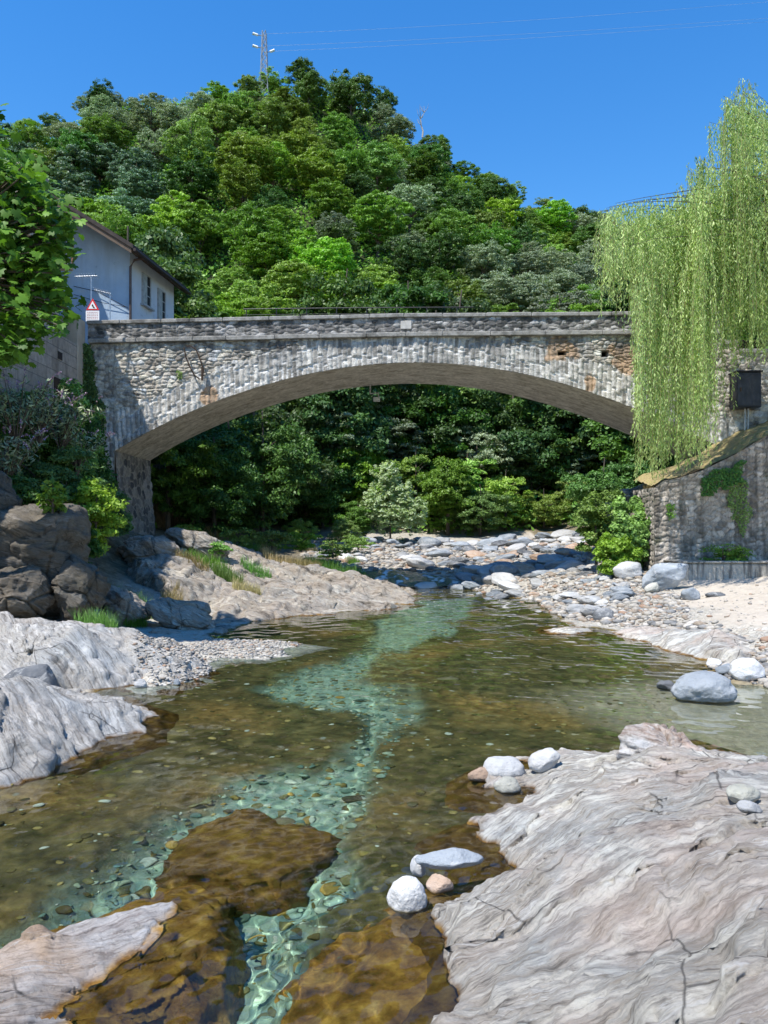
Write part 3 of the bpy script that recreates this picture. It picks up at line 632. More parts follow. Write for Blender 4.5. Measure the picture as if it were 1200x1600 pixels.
def plaster(name, a, b, st):
    t = NT(name); p = t.pos(); col = t.ramp(t.noise(p, 1.3, 8, .65), [(.3, a), (.7, b)])
    col = t.mix(t.ramp(t.noise(t.vscale(p, (2.2, 2.2, .3)), 1.1, 6, .6), [(.5, 0), (.72, .5)]), col, st)
    col = t.mix(t.ramp(t.noise(p, 3.1, 7, .7), [(.6, 0), (.68, .5)]), col, tuple(c*.55 for c in st))
    return t.fin(col, .9, t.bump(t.noise(p, 15, 6, .7), .01), .15)
plm = plaster('grey_plaster_mat', (0.330, 0.285, 0.220), (0.460, 0.399, 0.317), (0.160, 0.133, 0.097))
ftz = bz(503)
MB().box(-18, HX, 13.5, 25.3, 1.0, ftz-.9, .02).build('block_base', blockm, hs)
MB().box(-18, HX+.01, 25.3, 25.96, 1.0, ftz+.0, .02).build('corner_pier', plm, hs)
MB().box(-18, HX-.45, 14.5, 25.0, ftz-.9, 10.9, .02).build('wall', plm, hs)
m = MB(); m.box(-18.2, HX-.3, 14.3, 25.15, 10.9, 11.05, .02); m.build('roof', plain('roof_slab_mat', (.1, .08, .07), .8), hs)
MB().box(-18, -12.3, 27.9, 29.4, 6, 15.0, .03).build('added_shade_block', plm, hs)  # unseen block behind the fig tree, added to shade the blue gable
bal = MB().box(HX-.5, HX+.12, 19, 24.7, PW(0, 424, 24.7)[2], PW(0, 414, 24.7)[2], .02).build('balcony', plm, hs)
bz0 = PW(0, 414, 24.7)[2]
m = MB(); m.tube([(HX+.08, 19, bz0+.85), (HX+.08, 24.66, bz0+.85)], .02, 6); m.tube([(HX+.08, 24.66, bz0+.85), (HX-.45, 24.66, bz0+.85)], .02, 6)
y = 19.1
while y < 24.6: m.tube([(HX+.08, y, bz0), (HX+.08, y, bz0+.85)], .009, 4); y += .13
m.build('balcony_railing', irm, bal)
rusty = plain('rust_pole_mat', (.25, .13, .08), .7, .2)
for yy_, zt_ in ((24.66, PW(0, 342, 24.66)[2]), (22.2, PW(0, 283, 22.2)[2])):
    MB().tube([(HX+.1, yy_, bz0), (HX+.1, yy_, zt_)], .035, 8).build('balcony_post', rusty, bal)
dkm = plain('dark_opening_mat', (.015, .013, .012), .6)
m = MB()
for (pa, pb, qa, qb, Yv) in ((90, 97, 548, 560, 0), ): 
    Y0 = HX*F/(pa-600); Y1 = HX*F/(pb-600); m.box(HX-.02, HX+.012, Y0, Y1, PW(0, qb, Y0)[2], PW(0, qa, Y0)[2])
m.build('vent_opening', dkm, hs)
Y0 = HX*F/(84-600); Y1 = HX*F/(97-600)
MB().box(HX-.02, HX+.014, Y0, Y1, PW(0, 615, Y0)[2], PW(0, 588, Y0)[2]).build('broken_niche', plain('niche_mat', (.035, .022, .015), .9), hs)
# ------------------------------------------------------------------ blue-white house behind
bh = thing('blue_house', 'pale blue rendered house with brown overhanging eaves behind the left parapet', 'house', (-11.5, 32, 8))
blue = plaster('blue_render_mat', (0.315, 0.412, 0.527), (0.420, 0.510, 0.595), (0.263, 0.294, 0.323))
pale = plaster('pale_render_mat', (.46, .52, .58), (.56, .61, .66), (.36, .40, .44))
wood = plain('eaves_wood_mat', (.12, .085, .06), .8); tile = plain('roof_tile_mat', (.045, .035, .03), .8, 0, .4, 8)
cx, cy = -9.53, 30.0; ex, ey = cx+.13*4.2, cy+4.2        # near and far corner of the right-hand wall
ez = CH+(HY-393)*30/F                                     # eaves height at the wall
def wallq(name, a, b, z0, za, zb, mat, th=.3):
    (ax, ay), (bx_, by_) = a, b; n = Vector((by_-ay, -(bx_-ax), 0)).normalized()*-th
    V = [(ax, ay, z0), (bx_, by_, z0), (bx_, by_, zb), (ax, ay, za)]; V += [(v[0]+n.x, v[1]+n.y, v[2]) for v in V]
    return MB().add(V, [(0, 1, 2, 3), (7, 6, 5, 4), (0, 4, 5, 1), (1, 5, 6, 2), (2, 6, 7, 3), (3, 7, 4, 0)]).build(name, mat, bh)
wallq('side_wall', (cx, cy), (ex, ey), 7.5, ez, ez, pale)
gx0 = cx-5.2
wallq('gable_wall', (gx0, cy-.004), (cx-.002, cy-.004), 7.5, ez+5.2*.62, ez, blue)
wallq('rear_wall', (gx0, ey), (ex-.3, ey), 7.5, ez+3.2, ez, blue)
rf = MB(); ov = .55; sl_ = .62; th = .16
def rp(x, y): return (x, y, ez+.10-(x-(cx+(y-cy)*.13))*sl_)
for zo in (0, th): pass
A = [(cx+ov-.07, cy-1.15), (ex+ov, ey+.4), (gx0, ey+.4), (gx0, cy-1.15)]
V = [rp(*q) for q in A]; V += [(v[0], v[1], v[2]+th) for v in V]
rf.add(V, [(3, 2, 1, 0), (4, 5, 6, 7), (0, 1, 5, 4), (1, 2, 6, 5), (2, 3, 7, 6), (3, 0, 4, 7)]); roof = rf.build('roof', tile, bh)
y = cy-.5
while y < ey+.3:
    xw = cx+(y-cy)*.13; V = [(xw-.15, y, rp(xw-.15, y)[2]-.1), (xw+ov-.05, y, rp(xw+ov-.05, y)[2]-.1)]
    e2 = MB(); e2.add([(V[0][0], y, V[0][2]), (V[1][0], y, V[1][2]), (V[1][0], y+.09, V[1][2]), (V[0][0], y+.09, V[0][2]), (V[0][0], y, V[0][2]+.09), (V[1][0], y, V[1][2]+.09), (V[1][0], y+.09, V[1][2]+.09), (V[0][0], y+.09, V[0][2]+.09)], [(3, 2, 1, 0), (4, 5, 6, 7), (0, 1, 5, 4), (1, 2, 6, 5), (2, 3, 7, 6), (3, 0, 4, 7)]).build('rafter', wood, roof); y += .45
e2 = MB()
e2.add([rp(cx+ov-.15, cy-1.1), rp(gx0, cy-1.1), tuple(np.array(rp(gx0, cy-1.1))-(0, 0, .2)), tuple(np.array(rp(cx+ov-.15, cy-1.1))-(0, 0, .2))], [(0, 1, 2, 3)])
e2.build('eaves', wood, roof)
gt = MB().tube([rp(cx+ov-.02, cy-1.15), rp(ex+ov+.05, ey+.4)], .06, 8).build('gutter', plain('gutter_mat', (.05, .035, .03), .5, .4), bh)
MB().tube([rp(cx+ov+.03, cy-.05), (cx+.2, cy-.09, ez-.35), (cx+.05, cy-.09, ez-.6), (cx+.05, cy-.09, 8)], .05, 8).build('downpipe', plain('downpipe_mat', (.10, .07, .06), .5, .3), bh)
shm = plain('shutter_mat', (.32, .34, .33), .6); frm = plain('window_trim_mat', (.33, .35, .36), .7)
for (pa, pb, qa, qb) in ((221.5, 234, 427, 476), (246, 257, 451, 500)):
    def along(px):
        k = (px-600)/F; return (k*cy-cx)/(.13-k)
    t0, t1 = along(pa), along(pb); tm = (t0+t1)/2; Yc = cy+tm; z1 = CH+(HY-(qa+4))*Yc/F; z0 = CH+(HY-(qb+2))*Yc/F
    def pt(tt, o): return (cx+.13*tt+o, cy+tt)
    wn = MB(); 
    def slab(mb, ta, tb, za, zb, o0, o1):
        P = [pt(ta, o0), pt(tb, o0), pt(tb, o1), pt(ta, o1)]; mb.add([(x, y, za) for x, y in P]+[(x, y, zb) for x, y in P], [(3, 2, 1, 0), (4, 5, 6, 7), (0, 1, 5, 4), (1, 2, 6, 5), (2, 3, 7, 6), (3, 0, 4, 7)])
    slab(wn, t0, t1, z0, z1, -.05, .02); win = wn.build('window', dkm, bh)
    w2 = MB(); slab(w2, t0-.03, t0+.03, z0, z1+.02, 0, .05); slab(w2, t1-.03, t1+.03, z0, z1+.02, 0, .05); slab(w2, t0, t1, z1, z1+.04, 0, .045)
    slab(w2, tm-.015, tm+.015, z0, z1, .02, .04)
    for zz in (z0+(z1-z0)*.35, z0+(z1-z0)*.68): slab(w2, t0, t1, zz-.015, zz+.015, .02, .038)
    w2.build('frame', frm, win)
    w3 = MB(); slab(w3, t0-.03, tm-.02, z0, z1, .055, .07); sh = w3.build('shutter', shm, bh)
    w4 = MB(); slab(w4, t0-.12, t1+.12, z0-.09, z0-.02, 0, .16); w4.build('sill', frm, win)
m = MB().tube([PW(115, 447, 29.9), PW(150, 455, 29.9), PW(196, 479, 29.9)], .012, 4); m.tube([PW(115, 460, 29.9), PW(160, 473, 29.9), PW(200, 480, 29.9)], .01, 4)
m.build('wall_cable', rm, bh)
# antennas and sign behind the parapet
am = plain('aerial_metal_mat', (.5, .52, .55), .35, .7)
def aerial(name, label, px, y0, y1, xa, xb, Yv, ya, yb):
    a = thing(name, label, 'aerial', PW(px, y0, Yv)); MB().tube([PW(px, y0, Yv), PW(px, y1, Yv)], .018, 6).build('mast', am, a)
    m = MB(); m.tube([PW(xa, ya, Yv), PW(xb, yb, Yv)], .016, 5); k = 9
    for i in range(k):
        f = (i+.5)/k; q = PW(xa+(xb-xa)*f, ya+(yb-ya)*f, Yv); m.tube([(q[0], q[1]-.22, q[2]+.03), (q[0], q[1]+.22, q[2]-.03)], .010, 4)
    m.build('boom', am, a); return a
aerial('tv_aerial', 'taller TV aerial on a mast above the triangular warning sign', 142.5, 500, 431, 117, 152, 28.5, 432, 431)
aerial('tv_aerial', 'shorter TV aerial on a thin mast right of the warning sign', 172, 500, 457, 148, 173, 28.5, 453, 459)
sg = thing('warning_sign', 'red-bordered triangular warning sign over a white text panel on the parapet', 'sign', PW(144.5, 500, 26.6))
SY = 26.55
def sp_(px, py, dy=0): q = PW(px, py, SY); return (q[0], q[1]+dy, q[2])
def prism(pts, d0, d1, mat, nm, par=sg):
    n = len(pts); V = [sp_(a, b, d0) for a, b in pts]+[sp_(a, b, d1) for a, b in pts]
    Fc = [tuple(range(n)), tuple(range(2*n-1, n-1, -1))]+[(i, n+i, n+(i+1) % n, (i+1) % n) for i in range(n)]
    return MB().add(V, Fc).build(nm, mat, par)
wh = plain('sign_white_mat', (.8, .8, .8), .5, 0, .03); rd = plain('sign_red_mat', (.65, .03, .03), .5, 0, .05); bk = plain('sign_black_mat', (.02, .02, .02), .5)
MB().tube([sp_(144.5, 520, .08), sp_(144.5, 468, .08)], .025, 6).build('post', am, sg)
pn = prism([(134, 502), (155, 502), (155, 485.5), (134, 485.5)], 0, .02, wh, 'text_panel')
tr_ = random.Random(3); prm = plain('sign_print_mat', (.45, .2, .2), .6)
for k, yy_ in enumerate((488.0, 490.6, 493.2, 495.8, 498.2)):
    x = 136; tx = MB()
    while x < 152.5:
        L = tr_.uniform(1.2, 3.0); a = sp_(x, yy_+.35, -.004); b = sp_(min(x+L, 153), yy_-.35, -.004); tx.box(a[0], b[0], SY-.004, SY-.001, a[2], b[2]); x += L+.8
    tx.build('text_line', prm, pn)
tri = prism([(134.5, 484.5), (155, 484.5), (144.7, 466)], 0, .02, rd, 'warning_triangle')
prism([(138, 482.6), (151.5, 482.6), (144.7, 470.3)], -.006, -.001, wh, 'triangle_field', tri)
prism([(143.2, 476.5), (145.2, 475.5), (146.8, 479), (148.6, 481.5), (146.4, 481.6), (144.6, 479.6)], -.012, -.007, bk, 'pictogram', tri)
# pylon on the hill with its wires
py_ = thing('power_pylon', 'tall lattice power pylon with white insulators on the hilltop', 'pylon', PW(413, 150, 112))
gm = plain('pylon_steel_mat', (.38, .40, .42), .5, .5); m = MB(); PY_ = 112.0
def pp(px, py, dy=0): q = PW(px, py, PY_); return (q[0], q[1]+dy, q[2])
zb, zt = 150, 50; wB, wT = 6.5, 2.6
for sx in (-1, 1):
    for sy in (-1, 1): m.tube([pp(413+sx*wB, zb, sy*.5), pp(413+sx*wT, zt, sy*.35)], .07, 4)
k = 8
for i in range(k):
    ya = zb+(zt-zb)*i/k; yb = zb+(zt-zb)*(i+1)/k; wa = wB+(wT-wB)*i/k; wb_ = wB+(wT-wB)*(i+1)/k
    for sy in (-.45, .45): m.tube([pp(413-wa, ya, sy), pp(413+wb_, yb, sy)], .04, 4); m.tube([pp(413+wa, ya, sy), pp(413-wb_, yb, sy)], .04, 4)
m.build('lattice_tower', gm, py_)
for ya, xa, sd_ in ((53, 394, -1), (72, 394, -1), (79, 428, 1)):
    MB().tube([pp(413, ya+3), pp(xa, ya+1)], .06, 4).build('cross_arm', gm, py_)
    m = MB(); m.tube([pp(xa+1, ya-1), pp(xa+9 if sd_ < 0 else xa-6, ya+2)], .16, 6); m.build('insulator', wh, py_)
for i, (a, b, sag) in enumerate((((415, 53), (1050, 15), 14), ((415, 72), (1060, 38), 10), ((427, 80), (1060, 44), 10))):
    P = []
    for k in range(25):
        f = k/24; Yv = 112+(150-112)*f; P.append(PW(a[0]+(b[0]-a[0])*f, a[1]+(b[1]-a[1])*f+sag*4*f*(1-f)*.25, Yv))
    q = P[-1]; dlt = Vector(P[-1])-Vector(P[-2])
    for k in range(10): P.append(tuple(Vector(P[-1])+dlt*3))
    tag(MB().tube(P, .013, 4).build('power_line', plain('wire_mat', (.45, .5, .6), .4) if i == 0 else bpy.data.materials['wire_mat'], base=P[0]),
        ('topmost', 'middle', 'lowest')[i]+' of the three thin power lines running right from the pylon', 'power line', 'power lines from the hilltop pylon')
# ------------------------------------------------------------------ bedrock outcrops
def ico(sub):
    import bmesh
    bm = bmesh.new(); bmesh.ops.create_icosphere(bm, subdivisions=sub, radius=1); bm.verts.ensure_lookup_table()
    V = np.array([v.co[:] for v in bm.verts]); Fc = np.array([[v.index for v in f.verts] for f in bm.faces]); bm.free(); return V, Fc
ICO = {k: ico(k) for k in (1, 2, 3, 4, 5, 6)}
def stoneV(sub, seed, ang=.5, flat=.6, rough=.12, el=1.4):
    V, Fc = ICO[sub]; V = V.copy(); rg = np.random.default_rng(seed)
    nrm = rg.normal(size=(int(4+10*ang), 3)); nrm /= np.linalg.norm(nrm, axis=1, keepdims=True)
    for n in nrm:                                   # plane cuts give facets
        h = rg.uniform(.55, .9)+(1-ang)*.25; dd_ = V@n; V = V-np.clip(dd_-h, 0, 9)[:, None]*n*rg.uniform(.7, .98)
    o = rg.uniform(0, 99, 3); q = fbm(V[:, 0]*1.3+o[0], V[:, 1]*1.3+o[1], V[:, 2]*1.3+o[2], oct=4, s=seed)
    V = V*(1+rough*q)[:, None]
    if sub >= 4: V = V*(1+.02*fbm(V[:, 0]*7, V[:, 1]*7, V[:, 2]*7, oct=3, s=seed+1))[:, None]
    return V*np.array([el, 1, flat]), Fc
greyS = [(0.3, (0.157, 0.147, 0.135)), (0.4, (0.331, 0.312, 0.283)), (0.48, (0.488, 0.46, 0.414)), (0.55, (0.396, 0.375, 0.339)), (0.62, (0.534, 0.504, 0.457)), (0.72, (0.626, 0.593, 0.541))]
pinkS = [(0.3, (0.183, 0.164, 0.137)), (0.4, (0.367, 0.333, 0.284)), (0.47, (0.528, 0.47, 0.388)), (0.53, (0.41, 0.385, 0.341)), (0.6, (0.572, 0.527, 0.45)), (0.7, (0.691, 0.654, 0.56))]
brownS = [(0.3, (0.05, 0.041, 0.032)), (0.42, (0.106, 0.088, 0.066)), (0.52, (0.172, 0.146, 0.112)), (0.6, (0.125, 0.109, 0.087)), (0.75, (0.251, 0.224, 0.189))]
tanS = [(0.3, (0.109, 0.087, 0.064)), (0.42, (0.268, 0.224, 0.171)), (0.52, (0.378, 0.32, 0.255)), (0.58, (0.299, 0.262, 0.215)), (0.7, (0.468, 0.417, 0.34))]
RM = {'knob': rockmat('orange_stained_rock_mat', [(.3, (.24, .17, .13)), (.42, (.46, .36, .29)), (.52, (.58, .52, .46)), (.7, (.66, .63, .59))], (.60, .30, .15), .8, .04), 'grey': rockmat('grey_schist_mat', greyS, (.40, .33, .27), .35, .03), 'pink': rockmat('pink_grey_schist_mat', pinkS, (.56, .43, .35), .6, .028, spots=.15),
      'brown': rockmat('brown_crag_mat', brownS, (.30, .24, .17), .4, .05, lichen=.3, veins=.1), 'tan': rockmat('tan_bank_rock_mat', tanS, (.42, .36, .31), .35, .04, veins=.3)}
def outcrop(name, label, poly, pts, mat, res=.04, zb=-.02, warp=.12, amp=.1, layer=.05, ang=0., kx=.5, kw=7., plunge=1.6, seed=0, curve=None, lump=.8, minz=-.9, cat='rock', rim=.25, blocky=0., ledge=.035):
    P = np.array([q[:2] for q in poly], float); x0, y0 = P.min(0)-.5; x1, y1 = P.max(0)+.5
    xs = np.arange(x0, x1, res); ys = np.arange(y0, y1, res); X, Y = np.meshgrid(xs, ys)
    d = sdist(X+warp*fbm(X/lump, Y/lump, oct=4, s=seed), Y+warp*fbm(X/lump, Y/lump, oct=4, s=seed+7), P)
    r = RBF(pts+[(q[0], q[1], zb if len(q) < 3 else q[2]) for q in poly], .01)(X, Y)
    Z = np.where(d > 0, zb+(r-zb)*sst(-.02, rim, d)**.7+0*d, zb+d*plunge)
    # foliation: direction across the layers
    ca, sa = math.cos(ang), math.sin(ang); u = X*ca+Y*sa; v = -X*sa+Y*ca
    if curve: v = v+curve(X, Y)
    wv = v+.15*fbm(X*.8, Y*.8, oct=2, s=seed+11)+.5*Z
    n1 = fbm(u*kx*1.5, wv*kw, oct=5, s=seed+13, gain=.6); sv = np.stack([u*kx, u*.25, wv*kw*.55], -1)
    saw = wv*kw*.35+.6*fbm(u*.6, wv*1.2, oct=3, s=seed+15); fr = saw-np.floor(saw); st = np.where(fr < .8, fr/.8, (1-fr)/.2)
    ins = sst(-.25, .15, d)
    Z = Z+ins*(amp*fbm(X*1.1, Y*1.1, oct=5, s=seed+17)+layer*n1*.4+layer*(st-.5)*sst(-.2, .5, fbm(X*.8, Y*.8, oct=3, s=seed+19)))
    pl1, pl2, pid = worley(u*.7+.14*fbm(X*1.5, Y*1.5, oct=4, s=seed+41), wv*3.4+.14*fbm(X*1.5, Y*1.5, oct=4, s=seed+42), seed+43, 1.0)
    s2 = wv*1.9+.5*fbm(u*.5, wv*.8, oct=3, s=seed+44); f2_ = s2-np.floor(s2); ter = np.where(f2_ < .9, f2_/.9, (1-f2_)/.1)
    Z = Z+ins*ledge*((pid-.5)*.9-.35*sst(.07, 0, pl2-pl1)+1.3*(ter-.5)*sst(-.3, .4, fbm(X*.6, Y*.6, oct=3, s=seed+45))+.22*fbm(X*7, Y*7, oct=4, s=seed+46, gain=.65))
    if blocky > 0:
        d1, d2, idv = worley(X*1.1+.4*fbm(X, Y, oct=3, s=seed+23), Y*1.1+.4*fbm(X, Y, oct=3, s=seed+24), seed+25)
        Z = Z+ins*(blocky*(idv-.5)-blocky*.8*sst(.12, 0, d2-d1))
    V = np.stack([X, Y, Z], -1)
    # push along the normal for overhanging texture
    gx_, gy_ = np.gradient(Z, res, axis=1), np.gradient(Z, res, axis=0); N = np.stack([-gx_, -gy_, np.ones_like(Z)], -1); N /= np.linalg.norm(N, axis=-1, keepdims=True)
    steepf = 1-N[..., 2:]; q = fbm(X*3+Z*2, Y*3, Z*5, oct=4, s=seed+27)
    fa1, fa2, fai = worley((X-.4*Y)*1.5+.5*fbm(X*1.5, Z*1.5, Y*1.5, oct=3, s=seed+31), Z*1.9+Y*.6+.3*X+.5*fbm(Z*1.5, X*1.5, Y, oct=3, s=seed+32), seed+33); q = q+(blocky > 0)*(2.2*(fai-.5)-1.3*sst(.1, 0, fa2-fa1))*sst(.15, .5, steepf[..., 0])*min(1, blocky/.2)
    V = V+N*(q[..., None]*(.015+.16*steepf)*ins[..., None])
    F4 = gridfaces(len(xs), len(ys)); zz = V[..., 2].ravel(); keep = (zz[F4] > minz).all(1) & ((d.ravel()[F4] > -.6).any(1)); F4 = F4[keep]
    us = np.unique(F4); mp = np.full(zz.size, -1); mp[us] = np.arange(len(us))
    Vv = V.reshape(-1, 3)[us]; base = (float(P[:, 0].mean()), float(P[:, 1].mean()), 0.0)
    o = obj(name, Vv, mp[F4], RM[mat] if isinstance(mat, str) else mat, base=base, attrs={'sv': sv.reshape(-1, 3)[us]})
    o.cycles.is_caustics_receiver = True
    OUT.append((xs, ys, V[..., 2], d))
    return tag(o, label, cat)
OUT = []
def top(x, y):                                             # highest surface under a point
    z = gz1(x, y)
    for xs, ys, Z, d in OUT:
        if xs[0] < x < xs[-1] and ys[0] < y < ys[-1]:
            i = int((x-xs[0])/(xs[1]-xs[0])); j = int((y-ys[0])/(ys[1]-ys[0])); z = max(z, float(Z[j, i])) if d[j, i] > -.4 else z
    return z
def g3(px, py, z): x, y = G(px, py, z); return (x, y, z)
# foreground right
fr_poly = Gp([(618, 1640), (655, 1560), (690, 1500), (652, 1445), (690, 1405), (755, 1360), (707, 1300), (765, 1272), (840, 1243), (735, 1228), (722, 1208), (770, 1190), (880, 1168), (975, 1178)]) + \
          [g3(990, 1160, .1)[:2], g3(1090, 1140, .1)[:2], g3(1210, 1180, .1)[:2], (3.9, 6.2), (4.3, 4.5), (3.5, 1.6), (1.6, .2), (.1, 1.2), (.03, 2.6)]
hump = lambda X, Y: -.75*np.exp(-((X-1.55)/1.0)**2)*sst(2.6, 5.5, Y)-.15*X
outcrop('bedrock_outcrop', 'huge pink and grey layered rock outcrop filling the right foreground', fr_poly,
        [g3(800, 1500, .22), g3(900, 1350, .38), g3(1000, 1250, .45), g3(860, 1215, .14), g3(1050, 1165, .42), g3(1120, 1200, .5), g3(1190, 1215, .42), g3(1100, 1350, .62), g3(1000, 1480, .5), g3(1180, 1450, .75),
         g3(800, 1590, .25), g3(1150, 1590, .85), (2.8, 3.0, 1.0), (1.6, 2.0, .7), (.8, 2.6, .4), (1.5, 1.0, .5), (3.2, 4.6, .55), g3(770, 1310, .1), g3(720, 1440, .09), g3(790, 1385, .2)],
        'pink', .016, -.03, .07, .07, .03, 0.12, .6, 7.5, 1.3, 3, hump, .5, -.8, ledge=.05)
# left slabs
A_poly = Gp([(255, 1112), (228, 1150), (150, 1178), (80, 1207), (0, 1236)])+[(-4.2, 6.2), (-6.2, 5.6), (-7, 7.5), (-6.6, 9.6), g3(0, 1050, .2)[:2], g3(60, 1052, .2)[:2], g3(130, 1070, .1)[:2], g3(200, 1090, .0)[:2]]
outcrop('rock_slab', 'pale grey striped rock slab at the left edge nearest the water', A_poly, [g3(30, 1050, .62), g3(100, 1085, .42), g3(180, 1110, .2), g3(60, 1130, .45), g3(0, 1150, .5), (-5.2, 7.6, .75)],
        'grey', .022, -.03, .06, .06, .06, -1.02, .35, 7.5, 1.5, 40, None, .6, -.7)
B_poly = Gp([(200, 1078), (260, 1080), (318, 1066), (335, 1050), (300, 1030), (296, 1012)])+[g3(290, 1005, .1)[:2], g3(240, 985, .1)[:2], g3(150, 970, .3)[:2], g3(0, 962, .3)[:2], (-9, 14), (-8.5, 10.5), (-6.2, 10.2), G(60, 1085)]
outcrop('rock_slab', 'grey striped rock slab between the gravel spit and the dark crag on the left', B_poly, [g3(110, 985, .75), g3(200, 980, .6), g3(270, 995, .42), g3(60, 1010, .55), g3(230, 1010, .42), g3(150, 1040, .4), g3(200, 1060, .2), g3(280, 1050, .1), (-7.5, 12.5, .9)],
        'grey', .03, -.03, .1, .1, .1, -.95, .35, 5.5, 1.5, 60, None, .8, -.6, blocky=.05)
# gravel spit body
spit = Gp([(205, 1075), (235, 1078), (330, 1060), (342, 1036), (440, 1026), (515, 1011), (430, 1001), (330, 996), (250, 1000), (190, 1040)])
OUTsp = outcrop('gravel_spit', 'low spit of small white stones running out into the pool from the left bank', spit, [g3(300, 1012, .14), g3(260, 1040, .22), g3(400, 1012, .06)], river_ground, .05, -.02, .1, .02, .0, 0, .5, 5, 1.2, 80, None, .8, -.4, cat='gravel spit', rim=.5)
# dark crag
C_poly = [g3(-80, 975, .35)[:2], g3(30, 968, .35)[:2], g3(130, 965, .3)[:2], g3(170, 930, .5)[:2], (-6.2, 18.2), (-7.5, 19), (-12, 19), (-12, 14.5), (-9.5, 13.6)]
outcrop('dark_crag', 'brown bedrock foot under the dark crag blocks at the left edge', [q+(.25,) for q in C_poly], [(-7.4, 16, 1.2), (-8.4, 15.9, 1.5), (-9.5, 16.8, 2.2), (-7.5, 17.8, 1.9), (-10.5, 16.5, 2.4)],
        'brown', .04, .2, .2, .14, .1, .5, .5, 3.0, 3.0, 100, None, 1.1, -.3, rim=.5, blocky=.35)
# tilted boulders at the waterline
# long pale outcrop of the left bank
E_poly = Gp([(345, 990), (400, 972), (470, 962), (560, 957), (660, 943), (655, 930), (620, 915)])+[(-.6, 28.5), (-3.5, 29.6), (-6.2, 28.6), (-8.6, 26.5), (-8.7, 24.2), (-8, 21.5), (-7.2, 18.8), g3(170, 925, .4)[:2], g3(300, 955, .1)[:2]]
outcrop('bank_outcrop', 'long low pink and tan rock outcrop along the left bank below the bridge', E_poly, [PW(*q) for q in ((600, 903, 26.5), (540, 910, 25), (450, 903, 25), (400, 920, 22.5), (330, 930, 20.5), (300, 900, 22.5), (250, 875, 23), (330, 875, 26), (430, 876, 28), (520, 886, 29), (290, 832, 26.5), (210, 836, 25.3), (350, 852, 28), (180, 875, 22), (200, 905, 20.5), (240, 925, 19.5), (150, 865, 21.5), (400, 860, 29.5))], 'tan', .045, -.03, .25, .15, .16, -.35, .3, 2.6, 1.2, 140, None, 1.4, -.5, blocky=.10)
def block(name, label, px, py, Yv, rad, mat, seed, yaw=0, tilt=0, roll=0, ang=.9, cat='rock', kw=6.0, rough=.1):
    from mathutils import Euler
    V, Fc = stoneV(6, seed, ang, 1, rough, 1); V = V*np.array(rad); E_ = np.array(Euler((roll, tilt, yaw)).to_matrix()); V = V@E_.T
    c = np.array(PW(px, py, Yv)); P = V+c; N = V/np.linalg.norm(V, axis=1, keepdims=True)
    nl = E_@np.array([.15, .2, .97]); wv = P@nl+.1*fbm(P[:, 0], P[:, 1], P[:, 2], oct=4, s=seed); saw = wv*kw*.5+.5*fbm(P[:, 0]*.8, P[:, 1]*.8, P[:, 2]*.8, oct=3, s=seed+2); fr = saw-np.floor(saw)
    f1, f2, fi = worley(P[:, 0]*1.2+P[:, 1]*.5+.3*fbm(P[:, 0], P[:, 2], P[:, 1], oct=3, s=seed+5), P[:, 2]*1.5+.3*P[:, 1]+.3*fbm(P[:, 2], P[:, 0], P[:, 1], oct=3, s=seed+6), seed)
    d = .05*np.where(fr < .85, fr/.85, (1-fr)/.15)+.035*fbm(P[:, 0]*4, P[:, 1]*4, P[:, 2]*4, oct=5, s=seed+3, gain=.6)+.12*(fi-.5)-.09*sst(.07, 0, f2-f1)+.09*fbm(P[:, 0]*1.2, P[:, 1]*1.2, P[:, 2]*1.2, oct=3, s=seed+8)
    P = P+N*d[:, None]; sv = np.stack([P[:, 0]*.5, P[:, 1]*.5, wv*kw*.5], -1)
    return tag(obj(name, P, Fc, RM[mat], base=(c[0], c[1], float(P[:, 2].min())), attrs={'sv': sv}), label, cat)
for q in (('crag_block', 'largest brown fractured crag block at the left edge, topped by a small leafy plant', 55, 872, 16.6, (1.15, 1.0, 1.35), 'brown', 801, .3, .15, .1), ('crag_block', 'brown crag block cut by the left picture edge', -45, 860, 16.9, (1.2, 1.0, 1.6), 'brown', 802, -.2, .1, 0),
          ('crag_block', 'low brown crag block at the foot of the largest one, right side', 118, 925, 16.2, (.62, .6, .8), 'brown', 803, .4, .3, 0), ('crag_block', 'low dark crag block at the left foot of the largest one', 22, 932, 15.7, (.85, .6, .6), 'brown', 804, .1, -.1, 0),
          ('tilted_block', 'long tan slab-like block tilting down to the water below the grass', 292, 965, 17.7, (.92, .62, .40), 'tan', 805, -.1, .38, .1), ('tilted_block', 'rounded tan block left of the long tilted one, under hanging grass', 196, 952, 17.6, (.66, .6, .50), 'tan', 806, .1, .35, 0),
          ('tilted_block', 'tan fractured rock shoulder below the foot of the bridge pier', 235, 862, 23.5, (.95, .7, .55), 'tan', 807, -.2, .3, 0), ('tilted_block', 'pale rock shoulder behind the pier-side one, nearer the arch', 310, 852, 25.5, (1.1, .7, .5), 'tan', 808, -.2, .35, 0),
          ('rock_knob', 'orange-stained rock knob rising at the top of the foreground outcrop', 1040, 1178, 6.75, (.44, .34, .26), 'knob', 811, -.3, .05, 0), ('tilted_block', 'small reddish rock at the water edge under the long tilted block', 262, 993, 16.6, (.42, .25, .12), 'tan', 809, 0, .1, 0)): block(*q)
